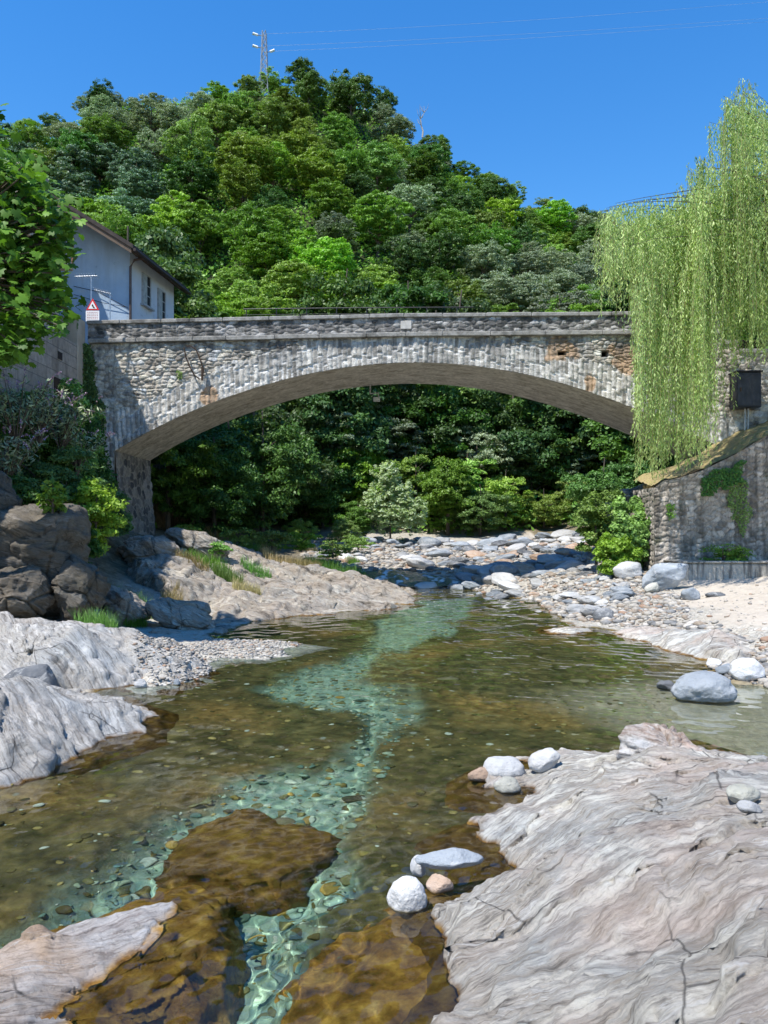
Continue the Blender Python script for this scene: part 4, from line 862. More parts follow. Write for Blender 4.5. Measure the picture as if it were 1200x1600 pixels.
# right outcrops
outcrop('flat_rock', 'small flat pinkish rock barely above the water right of the pool', Gp([(843, 985), (870, 992), (925, 991), (932, 984), (900, 978), (860, 977)]), [g3(885, 981, .1)], 'pink', .03, -.02, .05, .02, .03, .1, .5, 6, 1, 160, None, .6, -.3)
H_poly = Gp([(930, 985), (990, 1000), (1060, 1020), (1100, 1032)])+[g3(1160, 1030, .12)[:2], g3(1205, 1010, .2)[:2], g3(1190, 975, .3)[:2], g3(1130, 958, .35)[:2], g3(1020, 962, .2)[:2]]
outcrop('bank_slab', 'rounded mauve and white banded rock slab on the right shore', H_poly, [g3(1050, 985, .3), g3(1120, 985, .42), g3(990, 990, .12), g3(1150, 1005, .36)], 'pink', .03, -.03, .1, .05, .06, .25, .4, 6, 1.2, 180, lambda X, Y: .3*np.sin(X*.9), .8, -.4)
# rocks in the foreground water
I_poly = Gs([(-300, 1640), (-120, 1500), (20, 1455), (120, 1425), (190, 1392), (250, 1362), (305, 1358), (342, 1385), (355, 1425), (340, 1490), (305, 1560), (275, 1650), (230, 1750), (-60, 1780)], .15)
def ridge_pts():
    return [(-1.95, 3.0, .22), (-1.80, 3.62, .17), (-1.74, 4.03, .13), (-1.57, 4.35, .085), (-1.40, 4.55, .045), (-1.24, 4.70, .005), (-1.62, 3.3, .11), (-1.58, 3.9, .08), (-1.44, 4.3, .045),
            (-1.22, 4.42, -.01), (-1.33, 4.01, -.005), (-1.40, 3.7, .0), (-1.44, 3.4, .0), (-1.5, 3.0, .01), (-1.0, 4.6, -.07), (-1.0, 4.1, -.06), (-1.08, 3.5, -.08), (-.85, 4.3, -.11), (-.78, 3.8, -.16), (-1.15, 3.0, -.09), (-.85, 3.1, -.2),
            (-2.25, 3.95, -.10), (-1.85, 4.55, -.12), (-2.05, 3.7, .06), (-1.95, 3.4, .17), (-2.3, 3.3, .12), (-2.3, 2.8, .25), (-1.9, 4.1, .04)]
outcrop('half_submerged_boulder', 'large boulder in the left foreground, dry pale orange crest above brown submerged flanks', I_poly, ridge_pts(), rockmat('crest_rock_mat', [(.3, (.30, .26, .23)), (.42, (.50, .44, .40)), (.52, (.60, .55, .50)), (.7, (.68, .65, .62))], (.60, .40, .24), .75, .035, spots=.2, ak=2.3), .016, -.42, .03, .02, .015, .75, .6, 8, 2.2, 200, None, .5, -1.0, cat='boulder', rim=.10)
J_poly = Gs([(262, 1345), (300, 1290), (380, 1268), (470, 1285), (522, 1300), (520, 1312), (470, 1335), (435, 1368), (370, 1382), (300, 1372)], .3)
outcrop('submerged_slab', 'flat olive rock slab under the water beside the half submerged boulder', J_poly, [g3(390, 1320, -.2)], rockmat('olive_slab_mat', brownS, (.3, .2, .1), .4, .03, ak=1.25), .025, -.3, .06, .02, .02, .3, .5, 6, 3.5, 220, None, .4, -1.0, cat='rock', rim=.1)
outcrop('submerged_rock', 'brown rust-coloured shelf under the water left of the big foreground rock', Gs([(430, 1680), (455, 1580), (505, 1505), (560, 1450), (610, 1405), (640, 1370), (705, 1330), (760, 1420), (760, 1680)], .3), [g3(520, 1560, -.13), g3(600, 1480, -.1), g3(640, 1560, -.08), g3(500, 1640, -.15), g3(640, 1410, -.12)],
        rockmat('algae_shelf_mat', brownS, (.3, .2, .1), .4, .04, ak=2.3), .022, -.3, .12, .05, .04, .6, .5, 5, 2.0, 240, None, .5, -1.0, rim=.3)
# ------------------------------------------------------------------ loose boulders
def stonemat(name, a, b, c, spk=.2, band=.4):
    t = NT(name); p = t.n('TexCoord').outputs['Object']; rnd = t.n('ObjectInfo').outputs['Random']
    sh = t.n('VectorMath', {0: p, 1: t.n('CombineXYZ', {0: t.math('MULTIPLY', rnd, 50), 1: rnd, 2: rnd}).outputs[0]}, operation='ADD').outputs[0]
    n1 = t.noise(t.vscale(sh, (.6, .6, 2.2)), 1.3, 8, .62, .4); col = t.ramp(n1, [(.32, a), (.5, b), (.68, c)])
    n2 = t.noise(sh, 2.4, 6, .65, .5); col = t.mix(t.ramp(n2, [(.56, 0), (.60, band), (.63, 0)]), col, (.62, .60, .56))
    col = t.mix(t.ramp(t.noise(sh, 22, 3, .75), [(.32, spk), (.45, 0)]), col, (.08, .08, .08))
    hv = t.n('HueSaturation', {'Value': t.math('MULTIPLY_ADD', rnd, .5, .75), 'Color': col}).outputs[0]
    z = t.n('SeparateXYZ', {0: t.pos()}).outputs[2]; wf = t.ramp(t.math('MULTIPLY_ADD', z, 5, .5), [(.5, 1), (.58, 0)])
    hv = t.mix(wf, hv, t.mix(1.0, hv, (.42, .36, .22), 'MULTIPLY'))
    return t.fin(hv, .8, t.bump(n1, .05, .6, t.bump(t.noise(sh, 14, 6, .7), .03)), .25)
SM = {'blue': stonemat('blue_grey_stone_mat', (0.153, 0.171, 0.189), (0.261, 0.284, 0.302), (0.378, 0.396, 0.405)), 'pale': stonemat('pale_stone_mat', (0.324, 0.324, 0.315), (0.432, 0.427, 0.414), (0.540, 0.535, 0.522)),
      'white': stonemat('white_stone_mat', (0.426, 0.410, 0.385), (0.541, 0.529, 0.500), (0.623, 0.615, 0.599), .1, .2), 'rust': stonemat('rusty_stone_mat', (.30, .20, .13), (.44, .31, .22), (.54, .44, .36)),
      'dark': stonemat('dark_stone_mat', (.07, .075, .08), (.14, .145, .15), (.24, .24, .24)), 'olive': stonemat('olive_stone_mat', (.26, .25, .20), (.38, .37, .31), (.48, .46, .40))}
def stone(name, label, px, py, wpx, hpx, mat, z=None, seed=1, ang=.4, flat=None, rot=0, sink=.12, cat='stone', group=None, sub=4, depth=None, tilt=0, rough=.12, zc=None):
    """px,py = centre of the foot; wpx,hpx = size seen"""
    if z is None:
        z = 0.0
        for _ in range(6): x, y = G(px, py, z); z = .5*z+.5*max(top(x, y), 0 if zc is None else -9)
    x, y = G(px, py, z); s = y/F; W_ = wpx*s/2; H_ = hpx*s*.62; D_ = (depth or .75)*W_; y += D_*.8; x += 0
    V, Fc = stoneV(sub, seed, ang, 1, rough, 1); V = V/np.abs(V).max(0)*np.array([W_, D_, H_])
    ct, st_ = math.cos(tilt), math.sin(tilt); V = np.stack([V[:, 0]*ct-V[:, 2]*st_, V[:, 1], V[:, 0]*st_+V[:, 2]*ct], -1)
    V[:, 2] -= V[:, 2].min()+sink*H_*2
    c, s2 = math.cos(rot), math.sin(rot); V = np.stack([V[:, 0]*c-V[:, 1]*s2, V[:, 0]*s2+V[:, 1]*c, V[:, 2]], -1)
    zc_ = top(x, y) if z is None or zc is None else zc
    V = V+np.array([x, y, zc_]); o = obj(name, V, Fc, SM[mat], base=(x, y, zc_)); o.cycles.is_caustics_receiver = True
    return tag(o, label, cat, group)
B = 'boulder'
stone(B, 'big speckled blue-grey boulder standing in the shallows at the right shore', 1113, 1098, 106, 48, 'blue', 0, 11, .15, cat='boulder', sink=.15, sub=5, zc=-.05)
stone(B, 'small dark rock in the water just left of the speckled boulder', 1047, 1078, 36, 17, 'dark', 0, 12, .8, cat='boulder', zc=-.04)
stone(B, 'bright white boulder on gravel at the right edge behind the speckled boulder', 1176, 1058, 58, 32, 'white', .08, 13, .5, cat='boulder')
stone(B, 'small white stone with a dark foot at the tip of the banded slab', 1118, 1041, 26, 13, 'white', .03, 14, .5, cat='boulder')
stone(B, 'blue-grey flat stone beside the white boulder at the right edge', 1143, 1052, 40, 16, 'blue', .05, 15, .7, cat='boulder')
stone(B, 'dark blue rock at the water edge right of the pool head', 947, 975, 37, 26, 'dark', 0, 16, .7, cat='boulder', zc=-.05)
stone(B, 'flat pale blue stone at the water edge left of the dark blue rock', 905, 962, 38, 16, 'pale', .02, 17, .6, cat='boulder')
stone(B, 'blue-grey angular rock lying on the sand in front of the quay ledge', 1083, 938, 34, 20, 'blue', None, 18, .8, cat='boulder', rot=.3)
stone(B, 'thin dark flat rock on the sand right of the angular rock', 1122, 932, 32, 8, 'dark', None, 19, .7, cat='boulder', sink=.3)
stone(B, 'cream oblong stone lying tilted on the gravel left of the angular rock', 1022, 928, 26, 14, 'olive', None, 20, .3, cat='boulder', tilt=.4)
stone(B, 'large white angular boulder left of the leaning grey slab', 988, 908, 52, 25, 'pale', None, 21, .8, cat='boulder')
stone(B, 'round cream boulder left of the large white angular boulder', 947, 900, 26, 17, 'white', None, 22, .2, cat='boulder')
stone(B, 'small round grey stone in front of the vine-covered wall corner', 998, 883, 19, 13, 'olive', None, 23, .3, cat='boulder')
stone('leaning_slab', 'wedge-shaped blue-grey slab leaning against the retaining wall corner', 1046, 910, 82, 40, 'blue', .75, 24, .95, cat='rock', tilt=.42, depth=.5, sub=5)
for a in ((752, 1222, 40, 24, 'rust', 31, 'small pinkish stone left of the pebbles on the rock ledge', .5), ):
    stone('stone', a[6], a[0], a[1], a[2], a[3], a[4], .0, a[5], a[7], zc=-.02)
stone('pebble', 'white oval pebble on the ledge, left of the upright pale one', 793, 1212, 72, 33, 'white', .06, 32, .15, tilt=-.12, cat='pebble', flat=.5)
stone('pebble', 'white oval pebble tilted up, rightmost on the ledge', 853, 1205, 53, 30, 'white', .1, 33, .15, tilt=.35, cat='pebble')
stone('pebble', 'round greenish-grey pebble in front of the white oval pebbles', 795, 1230, 44, 29, 'olive', .05, 34, .1, tilt=-.1, cat='pebble')
stone('flat_stone', 'long flat grey slab stone bridging the rock edge over the water', 703, 1368, 112, 28, 'blue', .08, 35, .9, tilt=-.03, depth=.42, cat='stone', zc=.085, sink=0)
stone('stone', 'small squarish pale stone at the left end of the flat slab stone', 655, 1360, 28, 32, 'pale', .05, 36, .8, zc=.0)
stone('stone', 'round white stone with yellow-stained foot in the water by the flat slab', 638, 1425, 68, 58, 'white', 0, 37, .15, zc=-.06, sub=5)
stone('stone', 'submerged yellowish stone behind the round white stone', 620, 1375, 42, 20, 'olive', 0, 38, .3, zc=-.11)
stone('stone', 'reddish broken rock under the flat slab stone', 688, 1395, 44, 26, 'rust', 0, 39, .9, zc=-.02)
stone('stone', 'greenish-grey stone on top of the foreground outcrop at the right edge', 1168, 1266, 56, 26, 'olive', .52, 40, .3)
stone('stone', 'bluish flat stone just below the greenish stone at the right edge', 1176, 1312, 40, 18, 'pale', .5, 41, .6, tilt=-.2)
stone('stone', 'pale grey-blue stone on the white gravel spit', 218, 1053, 20, 15, 'pale', .2, 42, .5, cat='stone')
stone('stone', 'upright dark stone on the white gravel spit', 275, 1048, 12, 13, 'blue', .2, 43, .8, cat='stone')
stone(B, 'dark rounded rock in shade left of the striped slabs', 40, 1050, 96, 44, 'dark', .32, 44, .9, cat='boulder', sink=.4)
for i, (a, b, c_, lab) in enumerate(((560, 1235, 36, 'dark stone on the pale channel bed'), (440, 1283, 30, 'flat blue-white stone under water on the olive slab'), (420, 1388, 24, 'orange stone on the channel bed below the olive slab'), (700, 1062, 26, 'pale flat stone under the far water'), (905, 1065, 22, 'pale stone lying under the shallow water near the right shore'))):
    x, y = Gs([(a, b)], .35)[0]; V, Fc = stoneV(3, 300+i, .4, .45, .12, 1.5); s = c_*y/F/2; V = V*s; zz_ = top(x, y)+.2*s
    o = obj('stone', V+np.array([x, y, zz_]), Fc, SM[('dark', 'pale', 'rust', 'white', 'white')[i]], base=(x, y, zz_)); o.cycles.is_caustics_receiver = True; tag(o, lab, 'stone')
# the boulder bar: individual stones copied from a dozen shapes
protos = []
for i in range(14):
    V, Fc = stoneV(4, 500+i, [.4, .7, 1.0, .55][i % 4], .6, .13, 1.35); protos.append((V, Fc))
mats = ['blue', 'pale', 'blue', 'blue', 'pale', 'dark', 'rust', 'white']
pm_ = {}
bar = [G(560, 930)[:1]+(26.5,)]
BARS = [  # (px range, Y range, ...) regions as world polygons, count, size range, label zone
    ([(.6, 29.5), (4.2, 27.5), (6.2, 26.5), (8.0, 27.5), (9.3, 31), (10.6, 36), (10.8, 42), (3.0, 44), (-1.5, 44), (-3, 40), (.3, 38.5), (1.2, 35), (1.3, 31.5)], 210, (.16, .62), 'in the boulder bar under and beyond the bridge'),
    ([(3.0, 27.3), (6.3, 26.4), (7.9, 26), (7.9, 23.6), (6.0, 20.5), (4.9, 18.4), (4.2, 19.5), (3.4, 23.5), (2.6, 26.2)], 60, (.10, .34), 'on the gravel between the pool head and the vine-covered wall'),
    ([(-1.3, 31.5), (-.6, 35), (-1.4, 38), (-3.4, 38), (-3.4, 33), (-2.4, 31)], 16, (.12, .4), 'on the left bank of the rapids')]
cn = {'blue': 'blue-grey', 'pale': 'pale grey', 'white': 'whitish', 'dark': 'dark grey', 'rust': 'rust-tinted'}
rg = np.random.default_rng(77); placed = []
for poly, cnt, (s0, s1), zone in BARS:
    P = np.array(poly); lo, hi = P.min(0), P.max(0); k = 0; tries = 0
    while k < cnt and tries < 8000:
        tries += 1; x, y = rg.uniform(lo[0], hi[0]), rg.uniform(lo[1], hi[1])
        if sdist(np.array([x]), np.array([y]), poly)[0] < 0: continue
        s = s0*(s1/s0)**(rg.random()**1.35)
        if any((x-a)**2+(y-b)**2 < (.72*(s+c))**2 for a, b, c in placed): continue
        placed.append((x, y, s)); i = int(rg.integers(14)); m_ = mats[int(rg.integers(8))]
        if (i, m_) not in pm_: pm_[(i, m_)] = mesh_np('boulder', protos[i][0], protos[i][1], SM[m_])
        z = gz1(x, y); o = link('boulder', pm_[(i, m_)], loc=(x, y, z+s*.24)); o.scale = (s, s, s*rg.uniform(.55, 1.05))
        o.rotation_euler = (rg.uniform(-.25, .25), rg.uniform(-.25, .25), rg.uniform(0, 6.28))
        sz = 'large' if s > .42 else ('mid-sized' if s > .25 else 'small')
        tag(o, '%s %s rounded boulder %s' % (sz, cn[m_], zone), 'boulder', 'boulders '+zone); k += 1
def pebbles(name, label, poly, n, s0, s1, cols, seed, minz=None, sub=1, under=False, zf=None):
    rg = np.random.default_rng(seed); P = np.array(poly); lo, hi = P.min(0), P.max(0)
    x = rg.uniform(lo[0], hi[0], n*4); y = rg.uniform(lo[1], hi[1], n*4); k = sdist(x, y, poly) > 0; x, y = x[k][:n], y[k][:n]; n = len(x)
    z = np.array([top(a, b) for a, b in zip(x, y)]) if zf is None else zf(x, y)
    if minz is not None: k = z > minz; x, y, z = x[k], y[k], z[k]; n = len(x)
    s = s0*(s1/s0)**(rg.random(n)**2); Vs, Fs, vs = [], [], []
    base = [stoneV(sub, seed*10+i, .5, .55, .12, 1.3) for i in range(8)]; nv = len(base[0][0]); Fb = base[0][1]
    idx = rg.integers(0, 8, n); a = rg.uniform(0, 6.28, n); ca, sa = np.cos(a), np.sin(a); VB = np.stack([b_[0] for b_ in base])[idx]*s[:, None, None]
    X_ = VB[..., 0]*ca[:, None]-VB[..., 1]*sa[:, None]+x[:, None]; Y_ = VB[..., 0]*sa[:, None]+VB[..., 1]*ca[:, None]+y[:, None]; Z_ = VB[..., 2]+(z+s*.2)[:, None]
    V = np.stack([X_, Y_, Z_], -1).reshape(-1, 3); Fa = (Fb[None]+(np.arange(n)*nv)[:, None, None]).reshape(-1, 3)
    o = obj(name, V, Fa, cols, fattrs={'v': np.repeat(rg.random(n), len(Fb))}); o.cycles.is_caustics_receiver = True
    return tag(o, label, 'gravel', None, 'stuff')
def pebmat(name, stops):
    t = NT(name); col = t.ramp(t.attr('v'), stops, 'CONSTANT'); p = t.pos(); col = t.mix(1.0, col, t.ramp(t.noise(p, 20, 5, .7), [(.3, .65), (.7, 1.15)]), 'MULTIPLY')
    return t.fin(col, .8, t.bump(t.noise(p, 40, 4, .7), .01), .25)
dryp = pebmat('dry_pebble_mat', [(0, (0.266, 0.258, 0.245)), (.2, (0.422, 0.384, 0.326)), (.4, (0.485, 0.443, 0.381)), (.55, (0.328, 0.266, 0.204)), (.68, (0.375, 0.340, 0.292)), (.8, (0.360, 0.237, 0.163)), (.86, (0.532, 0.488, 0.428)), (.95, (0.188, 0.184, 0.177))])
wetp = pebmat('wet_pebble_mat', [(0, (0.134, 0.219, 0.166)), (.2, (0.286, 0.388, 0.288)), (.4, (0.386, 0.455, 0.333)), (.55, (0.202, 0.186, 0.076)), (.7, (0.336, 0.404, 0.272)), (.82, (0.386, 0.253, 0.061)), (.88, (0.521, 0.572, 0.439)), (.95, (0.084, 0.118, 0.090))])
olip = pebmat('algae_pebble_mat', [(0, (0.091, 0.072, 0.026)), (.25, (0.182, 0.143, 0.046)), (.5, (0.286, 0.221, 0.065)), (.7, (0.130, 0.111, 0.039)), (.85, (0.416, 0.325, 0.117)), (.93, (0.520, 0.546, 0.429))])
def gzz(x, y): return gz(x, y)
pebbles('gravel', 'loose gravel on the right shore', [(2.6, 27), (8, 26), (7.9, 23.6), (7.6, 20.5), (6.6, 17.2), (6.6, 14.2), (6.8, 11.5), (5.6, 10.4), (4.4, 10.0), (4.5, 11.4), (5.8, 14), (5.3, 17), (3.6, 21)], 5200, .022, .13, dryp, 5, .0, 1, zf=gzz)
pebbles('gravel', 'gravel and small stones filling the boulder bar', [(.6, 29), (7.9, 25.8), (9.5, 31), (11.5, 43), (-4, 43), (-3.4, 31)], 6500, .04, .2, dryp, 6, .0, 1, zf=gzz)
pebbles('gravel', 'small white stones covering the gravel spit', Gp([(205, 1075), (235, 1078), (330, 1060), (342, 1036), (440, 1026), (515, 1011), (430, 1001), (330, 998), (290, 1014), (215, 1037)]), 3600, .013, .042, dryp, 7, .0, 1)
pebbles('gravel', 'stones scattered along the left bank', [(-8.5, 14.6), (-6.2, 15.9), (-5.2, 16.6), (-6, 17), (-9.5, 16.4), (-9.5, 14.6)], 350, .02, .08, dryp, 8, .05, 1)
pebbles('gravel', 'scattered pebbles lying on the sand by the quay ledge', [(7.7, 21), (11.5, 21.5), (11.5, 17), (7.5, 12.5), (6.8, 14), (6.7, 17)], 420, .012, .06, dryp, 11, .0, 1, zf=gzz)
cp = [tuple(q) for q in CHAN]
pebbles('riverbed_pebbles', 'pale green pebbles on the bed of the clear channel', cp, 5200, .01, .055, wetp, 9, None, 2, zf=gzz)
pebbles('riverbed_pebbles', 'brown algae-coated stones on the shallow river bed', [(-5.5, 4), (-3, 7.2), (-2.8, 12), (-2.5, 16), (2, 20), (4.5, 12), (3, 8), (.4, 6.2), (.3, 3.4), (-2, 2.6)], 2600, .012, .045, olip, 10, None, 2, zf=gzz)
# ------------------------------------------------------------------ foliage
def leafquads(Cn, Nn, L, Wd, rg, droop=0):
    """one diamond-ish leaf per centre, facing Nn"""
    n = len(Cn); r = rg.normal(size=(n, 3)); T = np.cross(Nn, r); T /= np.linalg.norm(T, axis=1, keepdims=True)+1e-9
    if droop: T[:, 2] -= droop; T /= np.linalg.norm(T, axis=1, keepdims=True)
    Bn = np.cross(Nn, T); Bn /= np.linalg.norm(Bn, axis=1, keepdims=True)+1e-9
    L = np.asarray(L).reshape(-1, 1)*np.ones((n, 1)); Wd = np.asarray(Wd).reshape(-1, 1)*np.ones((n, 1))
    a = Cn-T*L*.5; b = Cn+Bn*Wd*.5+T*L*.05; c = Cn+T*L*.5; d = Cn-Bn*Wd*.5+T*L*.05
    V = np.stack([a, b, c, d], 1).reshape(-1, 3); F4 = np.arange(n*4).reshape(-1, 4); return V, F4
def crownV(rad, n, L, seed, clumps=70, cr=.26, fill=.5, lobes=5, low=.1, aspect=.55, up=.5, spiky=0.):
    """leaves in clumps through an uneven crown of radii rad, centred at 0"""
    rg = np.random.default_rng(seed); rad = np.array(rad, float)
    lc = rg.normal(size=(lobes, 3)); lc /= np.linalg.norm(lc, axis=1, keepdims=True); lc[:, 2] = lc[:, 2]*.7+.15; lr = rg.uniform(.42, .68, lobes)
    C_ = []
    while len(C_) < clumps:
        k = rg.integers(lobes+1); d = rg.normal(size=3); d /= np.linalg.norm(d); rr = rg.uniform(fill, 1)**.5
        q = d*rr*.82 if k == lobes else lc[k]*.5+d*lr[k]*rr
        if q[2] > -.75+low: C_.append(q)
    C_ = np.array(C_); per = rg.dirichlet(np.ones(clumps)*4)*n; cs, ns, vs = [], [], []
    for q, m in zip(C_, per):
        m = max(4, int(m)); r_ = cr*rg.uniform(.6, 1.35); d = rg.normal(size=(m, 3)); d /= np.linalg.norm(d, axis=1, keepdims=True)
        d[:, 2] = np.where(d[:, 2] < -.2, -d[:, 2]*.6, d[:, 2]); rr = rg.uniform(.25, 1, m)[:, None]**.6
        p = q+d*rr*r_*np.array([1, 1, .72]); cs.append(p); nn = d*.7+rg.normal(size=(m, 3))*.55+np.array([0, 0, up]); ns.append(nn)
        vs.append(np.clip(rg.normal(.5, .2, m)+rg.normal(0, .12), 0, 1))
    Cn = np.concatenate(cs)*rad; Nn = np.concatenate(ns); Nn /= np.linalg.norm(Nn, axis=1, keepdims=True)
    sz = L*rg.uniform(.6, 1.3, len(Cn)); V, F4 = leafquads(Cn, Nn, sz, sz*aspect, rg); return V, F4, np.concatenate(vs)
def limbs(h, r0, seed, spread=1.0, n=6, base=0.0, lean=(0, 0)):
    rg = random.Random(seed); m = MB(); P = []
    for i in range(7):
        f = i/6; P.append((lean[0]*f*f+rg.uniform(-.05, .05)*h*.3*f, lean[1]*f*f+rg.uniform(-.05, .05)*h*.3*f, base+h*f))
    m.tube(P, [r0*(1-.8*i/6) for i in range(7)], 7)
    for k in range(n):
        f = .35+.55*k/n; b = Vector(P[int(f*6)]); a = rg.uniform(0, 6.28); L = spread*rg.uniform(.6, 1.0)*(1.1-f*.5)
        e = b+Vector((math.cos(a)*L, math.sin(a)*L, L*.6)); mid = (b+e)/2+Vector((0, 0, .1*L)); m.tube([b, mid, e], [r0*.4, r0*.25, r0*.08], 5)
    return m
bark = plain('tree_bark_mat', (.10, .08, .06), .9, 0, .4, 5)
LM = {'bright': leafmat('bright_leaf_mat', (0.116, 0.210, 0.031), (0.315, 0.482, 0.094), .35), 'mid': leafmat('mid_leaf_mat', (0.074, 0.152, 0.029), (0.210, 0.357, 0.074), .3),
      'dark': leafmat('dark_leaf_mat', (0.044, 0.102, 0.028), (0.122, 0.226, 0.055), .25), 'grey': leafmat('grey_leaf_mat', (0.133, 0.177, 0.099), (0.298, 0.365, 0.221), .2, .55),
      'olive': leafmat('olive_leaf_mat', (0.106, 0.165, 0.031), (0.259, 0.372, 0.082), .3), 'blue': leafmat('blue_green_leaf_mat', (0.082, 0.165, 0.092), (0.202, 0.330, 0.184), .2),
      'silver': leafmat('silver_leaf_mat', (.36, .48, .26), (.62, .74, .46), .4, .5, .12)}
LM['shade'] = leafmat('shaded_dark_leaf_mat', (.030, .070, .018), (.085, .165, .035), .25); LM['shade2'] = leafmat('shaded_mid_leaf_mat', (.045, .095, .02), (.13, .24, .045), .3)  # dark and mid leaves again, with the shade under the arch in their colour
# far trees (hill): seven kinds, two shapes each
KIND = {  # kind: mat, leaf, n, clumps, cr, aspect, up, rad(x,y,z)
    'bright': ('bright', .21, 19000, 230, .15, .6, .9, (3.4, 3.4, 2.6)), 'mid': ('mid', .20, 19000, 200, .165, .6, .8, (3.2, 3.2, 3.0)), 'dark': ('dark', .20, 19000, 180, .17, .6, .7, (3.0, 3.0, 3.3)),
    'grey': ('grey', .18, 22000, 240, .13, .5, .6, (3.5, 3.5, 2.9)), 'olive': ('olive', .20, 19000, 220, .15, .6, .8, (3.3, 3.3, 2.8)), 'blue': ('blue', .27, 14000, 170, .16, .55, .7, (3.8, 3.8, 2.7))}
desc = {'bright': 'feathery bright green locust tree', 'mid': 'round mid-green broadleaf tree', 'dark': 'tall dark green tree', 'grey': 'dense grey-green oak', 'olive': 'yellowish olive-green tree', 'blue': 'broad bluish-green tree with leaf rosettes'}
FAR = {}; seed = 900
for kd, (mt, L, n, cl, cr, asp, up, rad) in KIND.items():
    for v in range(2):
        seed += 1; V, F4, vv = crownV(rad, n, L, seed, cl, cr, .45, 6, .05, asp, up); V[:, 2] += rad[2]*.9+1.2
        cm_ = mesh_np('crown_'+kd, V, F4, LM[mt], False, None, {'v': vv}); tm = limbs(rad[2]*1.9, .2, seed, 2.2, 7).mesh('trunk', bark)
        FAR[(kd, v)] = (tm, cm_)
def plant_far(kd, v, x, y, z, s, rot, label, cat, group, nm='hill_tree', prot=None):
    tm, cm_ = (prot or FAR)[(kd, v)]
    o = bpy.data.objects.new(nm, None); C.collection.objects.link(o); o.location = (x, y, z); o.scale = (s, s, s*random.Random(int(x*91+y*37)).uniform(.85, 1.2)); o.rotation_euler = (0, 0, rot)
    link('trunk', tm, o); link('crown', cm_, o); return tag(o, label, cat, group)
rg = np.random.default_rng(2024); NH = 0
y = 50.0; zone_n = {}
while y < 150:
    sp = 3.75+.020*(y-50); halfL = 640*y/F+3; halfR = 640*y/F+3; x = -halfL
    while x < halfR:
        X_ = x+rg.uniform(-.38, .38)*sp; Y_ = y+rg.uniform(-.38, .38)*sp
        yr = np.interp(X_, _rx, _yr)
        if Y_ < yr+2 and NH < 460:
            px = 600+F*X_/Y_; zz_ = gz1(X_, Y_); pyt = HY-(zz_+5-CH)*F/Y_
            if px < 1000 or pyt < 480:
                nv = float(vnoise(np.array([X_*.055]), np.array([Y_*.06]), np.array([3.]), 5)[0])+rg.normal(0, .33)
                kd = 'grey' if nv < -.5 else 'dark' if nv < -.18 else 'mid' if nv < .12 else 'olive' if nv < .3 else 'bright'
                if px < 230 and 190 < pyt < 330 and rg.random() < .7: kd = 'blue'
                elif 170 < px < 310 and 90 < pyt < 230 and rg.random() < .8: kd = 'grey'
                elif 380 < px < 560 and pyt < 220 and rg.random() < .6: kd = 'dark' if rg.random() < .5 else 'olive'
                elif 300 < px < 560 and 360 < pyt < 520 and rg.random() < .55: kd = 'bright'
                elif 730 < px < 960 and 370 < pyt < 500 and rg.random() < .55: kd = 'grey'
                zl = 'near the skyline' if Y_ > yr-12 else ('on the upper slope' if Y_ > 88 else ('on the middle slope' if Y_ > 68 else 'just above the parapet'))
                zr = 'left on the hill' if px < 330 else ('below the pylon' if px < 560 else ('right of the pylon' if px < 800 else 'towards the willow'))
                s = rg.uniform(.62, 1.12)*(1 if Y_ < yr-8 else .8)
                plant_far(kd, int(rg.integers(2)), X_, Y_, zz_-.3, s, rg.uniform(0, 6.28), '%s %s, %s' % (desc[kd], zl, zr), 'tree', desc[kd]+'s on the wooded hillside'); NH += 1
        x += sp
    y += sp*.92
print('HILL TREES', NH)
# shrub layer covering the slope between the trees
n = 170000; y = rg.uniform(46.5, 128, n)**1.0; x = rg.uniform(-1, 1, n)*(660*y/F+2); z = gz(x, y)+rg.uniform(.0, 1.3, n)
Nn = rg.normal(size=(n, 3))*.6+np.array([0, -.3, .8]); Nn /= np.linalg.norm(Nn, axis=1, keepdims=True); sz = rg.uniform(.25, .5, n); V, F4 = leafquads(np.stack([x, y, z], -1), Nn, sz, sz*.6, rg)
tag(obj('undergrowth', V, F4, LM['mid'], smooth=False, fattrs={'v': rg.random(n)}), 'leafy undergrowth covering the hillside between the trees', 'undergrowth', None, 'stuff')
# dead bare trees on the skyline
def bare(px, py0, py1, Yv, lab, sd):
    b = PW(px, py0, Yv); h = (py0-py1)*Yv/F; m = MB(); r_ = random.Random(sd); P = [(b[0]+r_.uniform(-.1, .1)*i, b[1], b[2]+h*i/5) for i in range(6)]
    m.tube(P, [.13, .11, .09, .07, .04, .02], 5)
    for k in range(9):
        q = Vector(P[2+k % 3]); a = r_.uniform(0, 6.28); L = r_.uniform(.5, 1.3); m.tube([q, q+Vector((math.cos(a)*L*.5, math.sin(a)*L*.5, L*.5)), q+Vector((math.cos(a)*L*.7, math.sin(a)*L*.7, L*1.2))], [.05, .035, .015], 4)
    tag(m.build('bare_tree', plain('dead_wood_mat', (.4, .37, .33), .8), base=b), lab, 'dead tree')
bare(570, 172, 124, 112, 'pale bare dead tree on the skyline right of the pylon', 1); bare(660, 215, 166, 113, 'thin leafless tree sticking up on the descending skyline', 2)
